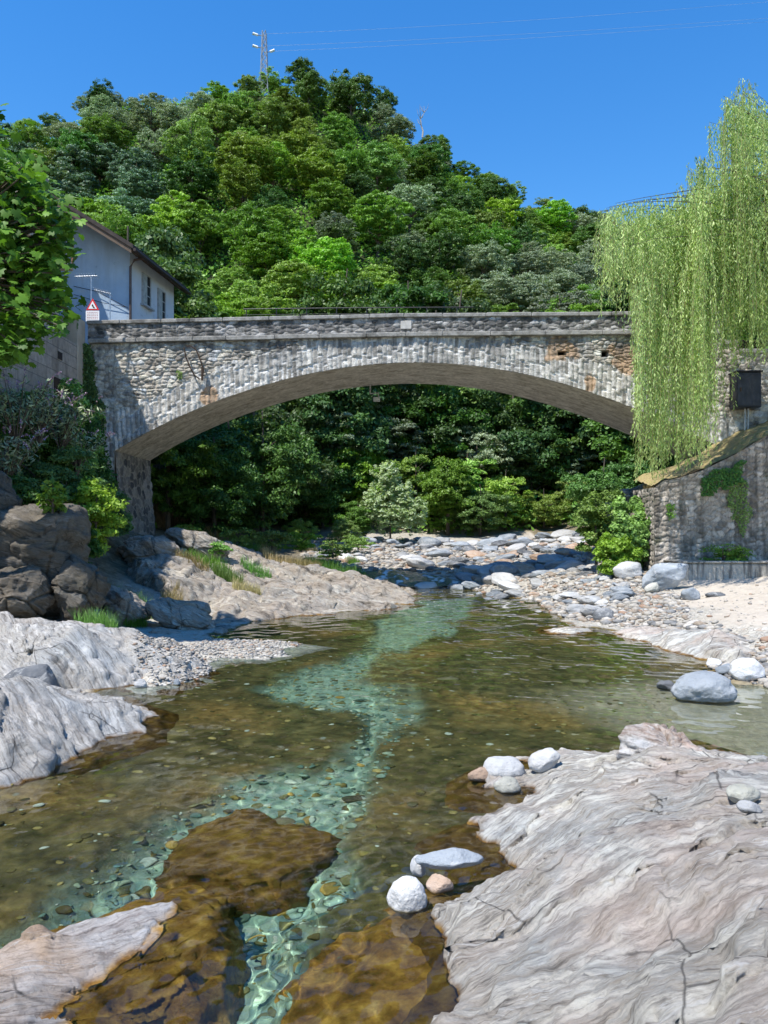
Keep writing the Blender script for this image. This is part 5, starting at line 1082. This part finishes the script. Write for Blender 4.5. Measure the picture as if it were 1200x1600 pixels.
# near trees and bushes behind the bridge: finer leaves
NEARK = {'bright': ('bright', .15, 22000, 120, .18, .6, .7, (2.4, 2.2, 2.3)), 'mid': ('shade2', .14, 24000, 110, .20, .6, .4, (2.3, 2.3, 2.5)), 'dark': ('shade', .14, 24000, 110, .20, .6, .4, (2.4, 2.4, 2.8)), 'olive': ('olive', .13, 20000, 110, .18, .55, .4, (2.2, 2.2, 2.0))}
NEAR = {}
for kd, (mt, L, n, cl, cr, asp, up, rad) in NEARK.items():
    for v in range(2):
        seed += 1; V, F4, vv = crownV(rad, n, L, seed, cl, cr, .4, 6, .0, asp, up); V[:, 2] += rad[2]*.85
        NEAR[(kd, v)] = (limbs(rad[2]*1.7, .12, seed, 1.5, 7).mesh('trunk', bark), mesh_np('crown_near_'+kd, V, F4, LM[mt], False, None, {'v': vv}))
nd = {'bright': 'light green leafy tree', 'mid': 'mid-green leafy tree', 'dark': 'dark leafy tree', 'olive': 'olive-green bush'}
spots = []
rgn = np.random.default_rng(31)
# (px, foot py, Y, scale, kind, where)
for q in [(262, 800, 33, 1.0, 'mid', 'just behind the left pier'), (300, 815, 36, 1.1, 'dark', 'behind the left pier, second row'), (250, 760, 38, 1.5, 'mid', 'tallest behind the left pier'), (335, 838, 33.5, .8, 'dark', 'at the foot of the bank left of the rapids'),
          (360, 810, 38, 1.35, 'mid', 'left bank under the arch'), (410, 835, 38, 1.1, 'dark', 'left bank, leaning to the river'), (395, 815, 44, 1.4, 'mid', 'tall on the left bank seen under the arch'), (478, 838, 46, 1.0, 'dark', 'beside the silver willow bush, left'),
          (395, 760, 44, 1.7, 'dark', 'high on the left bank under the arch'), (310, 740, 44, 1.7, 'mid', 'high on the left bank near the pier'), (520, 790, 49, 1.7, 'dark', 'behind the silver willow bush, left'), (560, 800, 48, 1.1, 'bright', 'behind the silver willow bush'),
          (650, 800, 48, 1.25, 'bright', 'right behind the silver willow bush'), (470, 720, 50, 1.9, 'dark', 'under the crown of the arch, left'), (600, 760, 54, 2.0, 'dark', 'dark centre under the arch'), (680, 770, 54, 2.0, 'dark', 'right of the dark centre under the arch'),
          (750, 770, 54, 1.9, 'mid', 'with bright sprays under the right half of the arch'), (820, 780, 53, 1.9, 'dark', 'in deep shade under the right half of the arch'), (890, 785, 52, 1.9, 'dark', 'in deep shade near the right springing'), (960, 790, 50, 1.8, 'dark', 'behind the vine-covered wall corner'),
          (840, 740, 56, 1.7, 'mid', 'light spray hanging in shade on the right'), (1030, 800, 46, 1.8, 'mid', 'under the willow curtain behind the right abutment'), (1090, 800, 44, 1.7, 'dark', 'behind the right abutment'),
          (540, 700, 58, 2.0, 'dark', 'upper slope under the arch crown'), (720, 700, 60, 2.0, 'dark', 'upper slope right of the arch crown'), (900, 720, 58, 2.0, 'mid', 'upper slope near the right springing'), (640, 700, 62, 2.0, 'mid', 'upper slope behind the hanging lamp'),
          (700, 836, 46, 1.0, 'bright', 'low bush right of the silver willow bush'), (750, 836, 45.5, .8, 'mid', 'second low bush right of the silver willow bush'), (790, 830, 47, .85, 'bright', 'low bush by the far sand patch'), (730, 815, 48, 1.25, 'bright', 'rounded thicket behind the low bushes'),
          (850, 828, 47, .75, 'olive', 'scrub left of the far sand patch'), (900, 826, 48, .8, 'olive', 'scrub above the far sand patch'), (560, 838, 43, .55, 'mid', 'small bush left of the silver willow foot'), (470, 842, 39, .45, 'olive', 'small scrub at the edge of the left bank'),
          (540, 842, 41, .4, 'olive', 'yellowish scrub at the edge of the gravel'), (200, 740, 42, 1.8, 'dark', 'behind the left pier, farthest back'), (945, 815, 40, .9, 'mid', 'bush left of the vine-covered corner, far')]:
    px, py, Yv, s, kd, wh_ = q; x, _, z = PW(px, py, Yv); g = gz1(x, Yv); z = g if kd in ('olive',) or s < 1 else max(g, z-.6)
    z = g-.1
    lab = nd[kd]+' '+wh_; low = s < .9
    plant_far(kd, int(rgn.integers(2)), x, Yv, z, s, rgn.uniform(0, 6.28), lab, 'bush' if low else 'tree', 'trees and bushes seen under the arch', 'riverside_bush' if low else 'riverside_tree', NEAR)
# extra infill behind so no bare slope shows
k = 0
for yy_ in (46.5, 50.5, 55):
    for px in range(230, 1010, 52):
        x = (px+rgn.uniform(-18, 18)-600)*yy_/F; s = rgn.uniform(1.2, 1.8) if yy_ > 47 else rgn.uniform(.8, 1.15)
        if yy_ < 47 and 540 < px < 1010: continue
        kd = ['dark', 'dark', 'mid'][int(rgn.integers(3))]
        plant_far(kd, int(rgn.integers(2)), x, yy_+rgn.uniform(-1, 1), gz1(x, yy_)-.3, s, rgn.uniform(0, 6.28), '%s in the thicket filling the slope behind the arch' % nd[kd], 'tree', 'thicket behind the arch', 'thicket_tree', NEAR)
# silver willow bush in the centre of the arch
def bush(name, label, x, y, z, rad, n, L, mat, seed, clumps=60, cr=.25, asp=.35, up=.3, cat='bush', low=.2, fill=.4, stems=6):
    t_ = thing(name, label, cat, (x, y, z)); V, F4, vv = crownV(rad, n, L, seed, clumps, cr, fill, 5, low, asp, up); V = V+np.array([x, y, z+rad[2]*.75])
    obj('foliage', V, F4, LM[mat], t_, smooth=False, fattrs={'v': vv}); m = limbs(rad[2]*1.4, .03+.02*rad[0], seed, rad[0]*.8, stems); m.v = [v+np.array([x, y, z]) for v in m.v]; m.build('stem', bark, t_); return t_
for (px, Yv, s, lab) in ((610, 42.5, 1.0, 'tall silvery willow bush standing in the middle of the far bank'),):
    x = (px-600)*Yv/F; z = gz1(x, Yv); t_ = thing('silver_willow', lab, 'bush', (x, Yv, z)); Vs, Fs, vs, n0 = [], [], [], 0
    for (ox, oz, rx_, rz_, sd) in ((-.3, 2.8, .8, 2.0, 1), (.55, 2.2, .9, 1.8, 2), (.0, 1.3, 1.5, 1.5, 3), (1.1, 1.4, .9, 1.3, 4), (-.9, 1.5, .7, 1.3, 5)):
        V, F4, vv = crownV((rx_, .9, rz_), 2600, .19, 700+sd, 90, .2, .5, 4, 0, .4, 1.1); V += np.array([x+ox, Yv, z+oz]); Vs.append(V); Fs.append(F4+n0); vs.append(vv); n0 += len(V)
    obj('foliage', np.concatenate(Vs), np.concatenate(Fs), LM['silver'], t_, smooth=False, fattrs={'v': np.concatenate(vs)})
    m = limbs(3.4, .06, 9, 1.0, 7); m.v = [v+np.array([x, Yv, z]) for v in m.v]; m.build('stem', bark, t_)
# vines over the wall corner, bush below it
def leafcloud(name, label, pts, mat, L, asp, cat, seed, up=(0, -.6, .4), kind=None, jit=.5):
    rg = np.random.default_rng(seed); P = np.array(pts); n = len(P); Nn = rg.normal(size=(n, 3))*jit+np.array(up); Nn /= np.linalg.norm(Nn, axis=1, keepdims=True)
    sz = L*rg.uniform(.6, 1.3, n); V, F4 = leafquads(P, Nn, sz, sz*asp, rg, .3); b = P.mean(0); b[2] = P[:, 2].min()
    return tag(obj(name, V, F4, LM[mat], base=b, smooth=False, fattrs={'v': np.clip(rg.normal(.5, .25, n), 0, 1)}), label, cat, None, kind)
bush('vine_bush', 'dark ivy-like shrub covering the wall corner under the willow', 7.55, 24.9, .75, (.75, .9, 1.5), 26000, .11, 'mid', 61, 90, .22, .7, .3, 'shrub', 0, .3)
bush('river_shrub', 'light green shrub at the foot of the vine-covered wall corner', 7.0, 24.3, .6, (.75, .6, .95), 12000, .10, 'bright', 62, 60, .26, .6, .4, 'shrub', 0)
bush('river_shrub', 'light green spreading shrub left of the vines, halfway up', 6.9, 26.0, 1.0, (1.1, .9, 1.5), 16000, .11, 'mid', 63, 80, .22, .55, .5, 'shrub', 0)
def on_plane(x0, x1, n, fz, y, rg, dens): pass
rg = np.random.default_rng(12)
def ivy(name, label, poly_px, Yv, n, thick, mat, L, seed, facing=(0, -1, .3), plane='Y'):
    rg = np.random.default_rng(seed); P = np.array(poly_px, float); lo, hi = P.min(0), P.max(0); a = rg.uniform(lo[0], hi[0], n*3); b = rg.uniform(lo[1], hi[1], n*3)
    k = sdist(a+8*fbm(a*.05, b*.05, oct=3, s=seed), b+8*fbm(a*.05, b*.05, oct=3, s=seed+1), poly_px) > 0; a, b = a[k][:n], b[k][:n]
    if plane == 'Y': th = rg.uniform(0, thick, len(a)); Yq = Yv-th; pts = np.stack([(a-600)*Yv/F, Yq, CH+(HY-b)*Yv/F], -1)
    else: Yq = Yv*F/(a-600); pts = np.stack([Yv+rg.uniform(0, thick, len(a)), Yq, CH+(HY-b)*Yq/F], -1)
    return leafcloud(name, label, pts, mat, L, .75, 'ivy', seed, facing)
ivy('ivy', 'dark ivy hanging down the corner where the house meets the bridge', [(124, 545), (147, 540), (152, 600), (170, 640), (158, 640), (128, 620)], 26.0, 2600, .3, 'dark', .09, 81)
ivy('ivy', 'thick dark ivy mass on the bridge end left of the springing', [(100, 640), (130, 600), (150, 660), (172, 700), (184, 760), (190, 830), (110, 840), (95, 720)], 25.4, 11000, .9, 'dark', .10, 82)
ivy('ivy', 'ivy tuft in shadow on the bridge face above the springing', [(142, 655), (160, 645), (172, 660), (160, 672), (146, 668)], 25.95, 350, .12, 'mid', .07, 83)
ivy('weed', 'small yellow-green weed growing from the bridge face below the cable', [(276, 583), (284, 580), (288, 594), (283, 600), (277, 594)], 25.97, 90, .1, 'olive', .06, 84)
ivy('ivy', 'climber growing over the top edge of the retaining wall', [(1095, 745), (1130, 735), (1165, 720), (1160, 745), (1130, 760), (1100, 775)], 23.95, 1500, .18, 'dark', .07, 85)
ivy('ivy', 'trailing plant streaking down the retaining wall on the right', [(1135, 760), (1160, 745), (1175, 800), (1165, 840), (1145, 810)], 23.95, 900, .12, 'olive', .06, 86)
ivy('weed', 'green weed in a hole of the retaining wall near its corner', [(1040, 790), (1052, 788), (1054, 806), (1044, 812)], 23.95, 120, .15, 'bright', .07, 87)
for i, (px, py, w_, h_, mt, lab) in enumerate(((1130, 875, .9, .35, 'mid', 'low green weeds on top of the quay ledge'), (1150, 868, .5, .25, 'bright', 'bright weed clump on the quay ledge'))):
    x, y, z = PW(px, 880, 23.2); bush('weed', lab, x, y, z-.05, (w_, .3, h_), 2600, .07, mt, 90+i, 40, .3, .5, .6, 'weed', 0, .3, 3)
# buddleia and brush on the shaded left bank
for i, (px, py, Yv, rad, n, mt, lab) in enumerate((
        (30, 690, 20.5, (1.5, 1.2, 1.7), 20000, 'dark', 'dark bush in the shade at the left edge under the fig tree'), (75, 700, 21.5, (1.2, 1.0, 1.7), 18000, 'dark', 'shaded bush in front of the block wall'),
        (110, 690, 22.5, (.9, .8, 1.9), 16000, 'mid', 'tall shaded bush between block wall and ivy'), (60, 760, 19.6, (1.5, 1.0, 1.0), 16000, 'dark', 'low dark thicket behind the crag'), (130, 790, 21.5, (1.0, .8, 1.0), 12000, 'dark', 'low dark thicket right of the crag'),
        (165, 800, 23.5, (.9, .7, 1.2), 11000, 'dark', 'dark thicket at the foot of the bridge end'), (20, 775, 17.6, (1.1, .6, .55), 8000, 'dark', 'shaded shrub overhanging the top of the crag at the left edge'), (95, 800, 17.8, (.7, .5, .5), 5000, 'mid', 'shaded shrub overhanging the crag behind the small leafy plant'), (128, 850, 18.3, (.5, .4, .6), 4000, 'dark', 'dark leafy shrub in the gap right of the crag'))):
    x = (px-600)*Yv/F; bush('shaded_bush', lab, x, Yv, CH+(HY-py)*Yv/F-rad[2]*.75, rad, n, .11, mt, 110+i, 70, .24, .4, .3)
def buddleia(px, py, Yv, h, lab, sd):
    x, _, z = PW(px, py, Yv); r_ = np.random.default_rng(sd); t_ = thing('buddleia', lab, 'shrub', (x, Yv, z)); L_, Fl, m = [], [], MB()
    for k in range(20):
        a = r_.uniform(0, 6.28); s = r_.uniform(.3, 1)*h*.55; P = [np.array([x, Yv, z])+np.array([math.cos(a)*s*f**1.2, math.sin(a)*s*.8*f**1.2, h*r_.uniform(.75, 1.05)*f*(1-.22*f)]) for f in np.linspace(0, 1, 8)]
        m.tube(P, [.02, .018, .016, .014, .012, .01, .008, .005], 4)
        for f in np.linspace(2.5, 6.6, 26): i = int(f); q = P[i]+(P[i+1]-P[i])*(f-i); L_.append(q+r_.normal(size=3)*.07)
        d = P[-1]-P[-2]; d /= np.linalg.norm(d)
        for f in np.linspace(0, .24, 22): Fl.append(P[-1]+d*f+np.array([0, 0, -f*f*1.6])+r_.normal(size=3)*.016*(1.2-f*3))
    m.build('stem', bark, t_); L_ = np.array(L_); Nn = r_.normal(size=L_.shape)*.5+np.array([0, -.3, .6]); Nn /= np.linalg.norm(Nn, axis=1, keepdims=True)
    V, F4 = leafquads(L_, Nn, .17, .045, r_, .3); obj('foliage', V, F4, LM['grey'], t_, smooth=False, fattrs={'v': r_.random(len(L_))})
    Fl = np.array(Fl); Nn = r_.normal(size=Fl.shape); Nn /= np.linalg.norm(Nn, axis=1, keepdims=True); V, F4 = leafquads(Fl, Nn, .04, .03, r_); obj('flower_spikes', V, F4, FLM, t_, smooth=False, fattrs={'v': r_.random(len(Fl))})
FLM = leafmat('purple_flower_mat', (.16, .09, .20), (.42, .30, .42), .2)
for i, (px, py, Yv, h, lab) in enumerate(((25, 700, 18.6, 2.1, 'tall buddleia with purple flower spikes at the left edge'), (60, 700, 19.2, 1.9, 'buddleia with drooping dark purple spikes against the block wall'), (95, 715, 20.2, 1.8, 'sunlit buddleia with pinkish spikes right of the block wall niche'),
                                          (120, 745, 21, 1.7, 'sunlit buddleia bending toward the pier'), (10, 770, 18, 1.8, 'dark low buddleia at the left edge above the crag'))): buddleia(px, py, Yv, h, lab, 200+i)
for i, (px, py, Yv, rad, n, L, mt, lab) in enumerate(((83, 795, 16.0, (.35, .3, .42), 500, .13, 'bright', 'small leafy plant on the top of the crag'), (150, 865, 19.0, (.80, .6, 1.15), 4600, .10, 'bright', 'airy light green sapling between the crag and the pier'),
        (135, 900, 18.5, (.4, .3, .5), 1500, .09, 'mid', 'leafy weed below the airy sapling'), (425, 848, 30, (.8, .5, .5), 3000, .09, 'olive', 'dry yellowish scrub on the left bank top'), (375, 845, 29, (.7, .5, .5), 2600, .09, 'olive', 'grassy scrub below the pier'), (520, 862, 33, (.8, .6, .45), 3000, .09, 'mid', 'dark low shrub at the bank end left of the rapids'), (290, 838, 27.5, (.6, .5, .4), 2200, .09, 'olive', 'low scrub on top of the pier-side rock shoulder'), (470, 850, 32, (.9, .6, .5), 3200, .09, 'bright', 'light green scrub behind the left bank grass'), (340, 858, 25, (.45, .4, .3), 1500, .08, 'mid', 'small green shrub in the middle of the left bank rock'), (560, 850, 38, (.9, .6, .4), 2600, .09, 'olive', 'yellowish scrub at the bank foot left of the silver willow'))):
    x = (px-600)*Yv/F; z = CH+(HY-py)*Yv/F; z = max(z-rad[2]*.6, min(z, top(x, Yv)-.05)) if i > 1 else z-.1; bush('leafy_plant', lab, x, Yv, z, rad, n, L, mt, 130+i, 36, .3, .6, .3, 'plant', .0, .3, 7)
# grass tufts
def tuft(px, py, z, r_, n, h, mt, lab, sd, kind='grass'):
    x, y = G(px, py, z); rg = np.random.default_rng(sd); a = rg.uniform(0, 6.28, n); q = r_*np.sqrt(rg.random(n)); bx_ = x+q*np.cos(a); by_ = y+q*np.sin(a)*.6; bz_ = np.array([top(i, j) for i, j in zip(bx_, by_)])-.02
    b = rg.uniform(0, 6.28, n); l = h*rg.uniform(.4, 1.1, n); ln = l*rg.uniform(.1, .6, n); w_ = .006; dx, dy = np.cos(b), np.sin(b)
    P0 = np.stack([bx_-dy*w_, by_+dx*w_, bz_], -1); P1 = np.stack([bx_+dy*w_, by_-dx*w_, bz_], -1); M1 = np.stack([bx_+dx*ln*.35+dy*w_*.7, by_+dy*ln*.35, bz_+l*.6], -1); M0 = np.stack([bx_+dx*ln*.35-dy*w_*.7, by_+dy*ln*.35, bz_+l*.6], -1)
    T = np.stack([bx_+dx*ln, by_+dy*ln, bz_+l], -1); V = np.stack([P0, P1, M1, M0, T, T+[0, 0, .002]], 1).reshape(-1, 3); i0 = np.arange(n)[:, None]*6
    F4 = np.concatenate([i0+[[0, 1, 2, 3]], i0+[[3, 2, 4, 5]]]); return tag(obj('grass_tuft', V, F4, LM[mt], base=(x, y, float(bz_.mean())), smooth=False, fattrs={'v': np.tile(rg.random(n), 2)}), lab, 'grass')
LM['dry'] = leafmat('dry_grass_mat', (.22, .17, .07), (.42, .34, .17), .25); LM['grass'] = leafmat('fresh_grass_mat', (.07, .17, .02), (.17, .33, .05), .35)
for i, q in enumerate(((355, 895, .9, .45, 900, .4, 'grass', 'bright green grass tuft on the middle of the left bank'), (385, 905, .8, .4, 500, .35, 'dry', 'dry grass tuft beside the bright green tuft'), (240, 905, 1.0, .5, 900, .35, 'grass', 'bright green grass patch right of the sapling'),
        (190, 905, 1.0, .6, 1100, .5, 'grass', 'long green grass hanging over the rocks by the sapling'), (205, 925, .8, .35, 400, .35, 'grass', 'short green grass on the tilted rocks'), (440, 865, 1.3, .7, 900, .4, 'dry', 'dry grass along the left bank top'), (410, 858, 1.4, .7, 700, .4, 'grass', 'green grass along the left bank top'),
        (270, 910, .8, .3, 350, .3, 'dry', 'dry grass right of the bright grass patch'), (480, 880, 1.0, .5, 600, .3, 'dry', 'dry grass near the shadow edge on the left bank'), (1016, 885, .9, .25, 400, .45, 'dry', 'golden dry grass at the foot of the retaining wall corner'), (540, 852, 1.3, 1.0, 900, .5, 'grass', 'grass fringe left of the silver willow'),
        (690, 842, 1.5, 1.6, 1400, .5, 'grass', 'grass fringe right of the silver willow'), (800, 838, 1.5, 1.8, 1300, .5, 'dry', 'dry grass fringe by the far sand'), (1130, 738, 3.9, 1.2, 1, .2, 'dry', ''), (400, 880, 1.1, .5, 500, .35, 'grass', 'thin grass between the pale rocks of the left bank'), (320, 862, 1.5, .8, 900, .4, 'grass', 'green grass below the pier-side rock shoulders'), (455, 850, 1.4, 1.0, 1100, .5, 'grass', 'tall grass below the dark trees of the left bank'), (300, 890, 1.0, .5, 500, .3, 'dry', 'dry grass in a crack of the left bank rock'), (500, 868, 1.1, .9, 900, .45, 'grass', 'grass patch at the left end of the bridge shadow'), (150, 935, .9, .4, 600, .4, 'grass', 'grass hanging between the crag and the rounded tan block'), (600, 838, 1.6, 1.4, 900, .5, 'dry', 'straw-coloured grass at the foot of the silver willow'))):
    if q[7]: tuft(*q, 400+i)
rgt = np.random.default_rng(66)
for k in range(26):
    px = rgt.uniform(270, 575); py = np.interp(px, [270, 420, 575], [848, 858, 866])+rgt.uniform(-10, 12); mt = ['grass', 'dry', 'grass'][k % 3]
    gt_ = tuft(px, py, 1.35 if px < 420 else 1.1, rgt.uniform(.25, .6), int(rgt.uniform(220, 480)), rgt.uniform(.3, .6), mt, ('green' if mt == 'grass' else 'straw-coloured')+' grass tuft in the grassy band at the top of the left bank', 600+k)
    gt_['group'] = 'grass tufts along the top of the left bank'
# ------------------------------------------------------------------ weeping willow
wt_ = thing('weeping_willow', 'large weeping willow hanging its green curtains over the right end of the bridge', 'tree', (13.4, 22.4, 5.3)); WY = 22.0
Tp = [(925, 345), (935, 332), (960, 316), (1000, 318), (1040, 330), (1058, 300), (1075, 280), (1092, 215), (1120, 165), (1150, 118), (1200, 140), (1260, 150), (1400, 230)]
Bt = [(925, 420), (940, 450), (958, 480), (975, 520), (990, 590), (1002, 720), (1012, 768), (1030, 755), (1060, 735), (1080, 735), (1098, 725), (1112, 660), (1128, 560), (1160, 545), (1185, 600), (1200, 560), (1300, 560), (1400, 560)]
tpx, tpy = np.array(Tp, float).T; bpx, bpy_ = np.array(Bt, float).T
rg = np.random.default_rng(8); LC, LT, LV, LW = [], [], [], []; br_ = MB(); stV, n_st = [], 0; crown0 = np.array([13.2, 22.4, 10.5])
ncl = 165
for k in range(ncl):
    px = rg.uniform(932, 1290) if k > 45 else rg.uniform(990, 1115); Yc = rg.uniform(19.8, 24.6); t0 = np.interp(px, tpx, tpy); b0 = np.interp(px, bpx, bpy_)
    u = rg.random()**1.6; pyt = t0+(b0-t0)*.55*u; pyb = b0-(b0-t0)*(.0 if rg.random() < .3 else rg.uniform(.04, .6)); pyb = max(pyb, pyt+60)
    x = (px-600)*Yc/F; zt_ = CH+(HY-pyt)*Yc/F; zb_ = CH+(HY-pyb)*Yc/F; tip = np.array([x, Yc, zt_])
    # branch from the crown centre arching to the tip
    if k % 2 == 0:
        mid = (crown0*.35+tip*.65)+np.array([0, 0, .8]); s0 = crown0+np.array([rg.normal()*.4, rg.normal()*.5, rg.uniform(-2, 2)])
        P = [tuple((1-f)**2*s0+2*f*(1-f)*mid+f*f*tip) for f in np.linspace(0, 1, 8)]; br_.tube(P, [.06, .045, .032, .022, .015, .01, .007, .004], 5)
        for f_ in np.linspace(.35, 1, 34):
            q0 = np.array([(1-f_)**2*s0+2*f_*(1-f_)*mid+f_*f_*tip])[0]; n = int(rg.integers(6, 26)); f = np.linspace(0, 1, n); Pc = q0+np.stack([rg.normal()*.12*f, rg.normal()*.12*f, -f*n*.036], -1)
            LC.append(Pc+rg.normal(size=Pc.shape)*np.array([.03, .03, .01])); LT.append(np.stack([rg.normal(size=n)*.5, rg.normal(size=n)*.5, -np.ones(n)], -1)); LV.append(np.clip(rg.normal(.55, .17, n), 0, 1))
    ns = int(rg.integers(4, 9)); cv = rg.normal()*.22
    for j in range(ns):
        c0 = tip+np.array([rg.normal()*.10, rg.normal()*.16, rg.uniform(-.9, .05)]); zb2 = zb_+abs(rg.normal())*.55+rg.uniform(0, .2); L = c0[2]-zb2
        if L < .8: continue
        n = int(L/.034); f = np.linspace(0, 1, n); swx = rg.normal()*.13; ph = rg.uniform(0, 6.28); out = rg.normal(size=2)*.15
        xs = c0[0]+out[0]*(1-np.exp(-f*7))+swx*f+.02*np.sin(f*9+ph); ys = c0[1]+out[1]*(1-np.exp(-f*7))+.03*np.sin(f*7+ph*2); zs = c0[2]+.12*np.sin(np.minimum(f*8, 3.14))-L*f
        Pc = np.stack([xs, ys, zs], -1); LC.append(Pc+rg.normal(size=Pc.shape)*np.array([.03, .03, .012])); LT.append(np.stack([rg.normal(size=n)*.42, rg.normal(size=n)*.42, -np.ones(n)], -1)); LV.append(np.clip(rg.normal(.5, .15, n)+rg.normal()*.1+cv+.1*(1-f), 0, 1)); LW.append(np.full(n, 1.0))
        q = Pc[::6]
        if len(q) > 2:
            A = q+[.004, 0, 0]; B_ = q-[.004, 0, 0]; stV.append((A, B_))
Cn = np.concatenate(LC); T = np.concatenate(LT); T /= np.linalg.norm(T, axis=1, keepdims=True); n = len(Cn); r = rg.normal(size=(n, 3)); Bn = np.cross(T, r); Bn /= np.linalg.norm(Bn, axis=1, keepdims=True)
L = rg.uniform(.08, .14, n)[:, None]; Wd = L*.2+.006
V = np.stack([Cn, Cn+T*L*.45+Bn*Wd*.5, Cn+T*L, Cn+T*L*.45-Bn*Wd*.5], 1).reshape(-1, 3)
LM['willow'] = leafmat('willow_leaf_mat', (.17, .26, .06), (.50, .60, .24), .45, .45)
print('WILLOW LEAVES', n)
fo = obj('foliage', V, np.arange(n*4).reshape(-1, 4), LM['willow'], wt_, smooth=False, fattrs={'v': np.concatenate(LV)})
Vs, Fs, n0 = [], [], 0
for A, B_ in stV:
    m_ = len(A); Vs.append(np.concatenate([A, B_])); i = np.arange(m_-1); Fs.append(np.stack([i, i+1, i+1+m_, i+m_], -1)+n0); n0 += 2*m_
obj('twigs', np.concatenate(Vs), np.concatenate(Fs), plain('willow_twig_mat', (.22, .20, .08), .7), wt_)
br_.build('branches', bark, wt_)
MB().tube([(13.4, 22.4, 5.0), (13.35, 22.45, 6.5), (13.25, 22.4, 8.2), (13.2, 22.4, 10), (13.1, 22.4, 12.6)], [.42, .34, .3, .24, .1], 12).build('trunk', bark, wt_)
# ------------------------------------------------------------------ fig tree, upper left foreground
def figleaf():
    a = []
    for ang, r in ((-90, .12), (-60, .5), (-25, .74), (-5, .60), (14, .88), (38, .66), (62, 1.0), (77, .80), (90, 1.15), (103, .80), (118, 1.0), (142, .66), (166, .88), (185, .60), (205, .74), (240, .5)):
        a.append((r*math.cos(R(ang))*.62, r*math.sin(R(ang))*.62))
    return np.array(a)
fl = figleaf(); ft = thing('fig_tree', 'fig tree with large glossy lobed leaves overhanging from the upper left edge', 'tree', (-8.6, 14.2, .9)); rg = np.random.default_rng(5)
regs = [([(-40, 255), (20, 240), (75, 275), (105, 320), (110, 365), (100, 400), (96, 440), (112, 470), (118, 500), (100, 518), (60, 500), (40, 540), (20, 575), (-40, 590)], 3300, 13.2, 15.2), ([(-40, 175), (12, 178), (18, 205), (5, 235), (-40, 245)], 60, 13.4, 14.4)]
Cn, Nn = [], []; fb = MB(); tr0 = Vector((-8.4, 14.2, 6.5))
for poly, n, y0, y1 in regs:
    P = np.array(poly); lo, hi = P.min(0), P.max(0); tips = []
    while len(tips) < n//9:
        a, b = rg.uniform(lo[0], hi[0]), rg.uniform(lo[1], hi[1])
        if sdist(np.array([a]), np.array([b]), poly)[0] > 4: tips.append(PW(a, b, rg.uniform(y0, y1)))
    for k, q in enumerate(tips):
        q = Vector(q)
        if k % 2 == 0: fb.tube([tr0+Vector((0, 0, rg.uniform(-1, 2))), (tr0+q)/2+Vector((0, 0, .15)), q], [.05, .03, .012], 5)
        for j in range(9): Cn.append(np.array(q)+rg.normal(size=3)*np.array([.15, .16, .13])); Nn.append(rg.normal(size=3)*.45+np.array([.1, -.35, .75]))
Cn = np.array(Cn); Nn = np.array(Nn); Nn /= np.linalg.norm(Nn, axis=1, keepdims=True); T = np.cross(Nn, rg.normal(size=Nn.shape)); T[:, 2] -= .5; T -= (T*Nn).sum(1, keepdims=True)*Nn; T /= np.linalg.norm(T, axis=1, keepdims=True); Bn = np.cross(Nn, T)
sz = rg.uniform(.12, .24, len(Cn)); k = len(fl); cen = Cn[:, None]+T[:, None]*(sz[:, None, None]*.15)
rim = Cn[:, None]+(Bn[:, None]*fl[None, :, 0:1]+T[:, None]*fl[None, :, 1:2])*sz[:, None, None]+Nn[:, None]*(-.35*sz[:, None, None]*(fl[None, :, 0:1]**2+fl[None, :, 1:2]**2))
V = np.concatenate([cen, rim], 1).reshape(-1, 3); b_ = (np.arange(len(Cn))*(k+1))[:, None, None]; i = np.arange(k); tri = np.stack([0*i, 1+i, 1+(i+1) % k], -1)[None]+b_
LM['fig'] = leafmat('fig_leaf_mat', (.045, .115, .015), (.140, .28, .032), .35, .5, .2, .2)
obj('foliage', V, tri.reshape(-1, 3), LM['fig'], ft, smooth=True, fattrs={'v': np.repeat(rg.random(len(Cn)), k)})
fb.build('branches', bark, ft); MB().tube([(-8.6, 14.2, .9), (-8.7, 14.2, 3), (-8.5, 14.2, 5), (-8.35, 14.2, 7), (-8.2, 14.2, 8.6)], [.22, .18, .15, .1, .05], 9).build('trunk', bark, ft)
for o in C.objects:
    if '_b' in o.keys(): del o['_b']
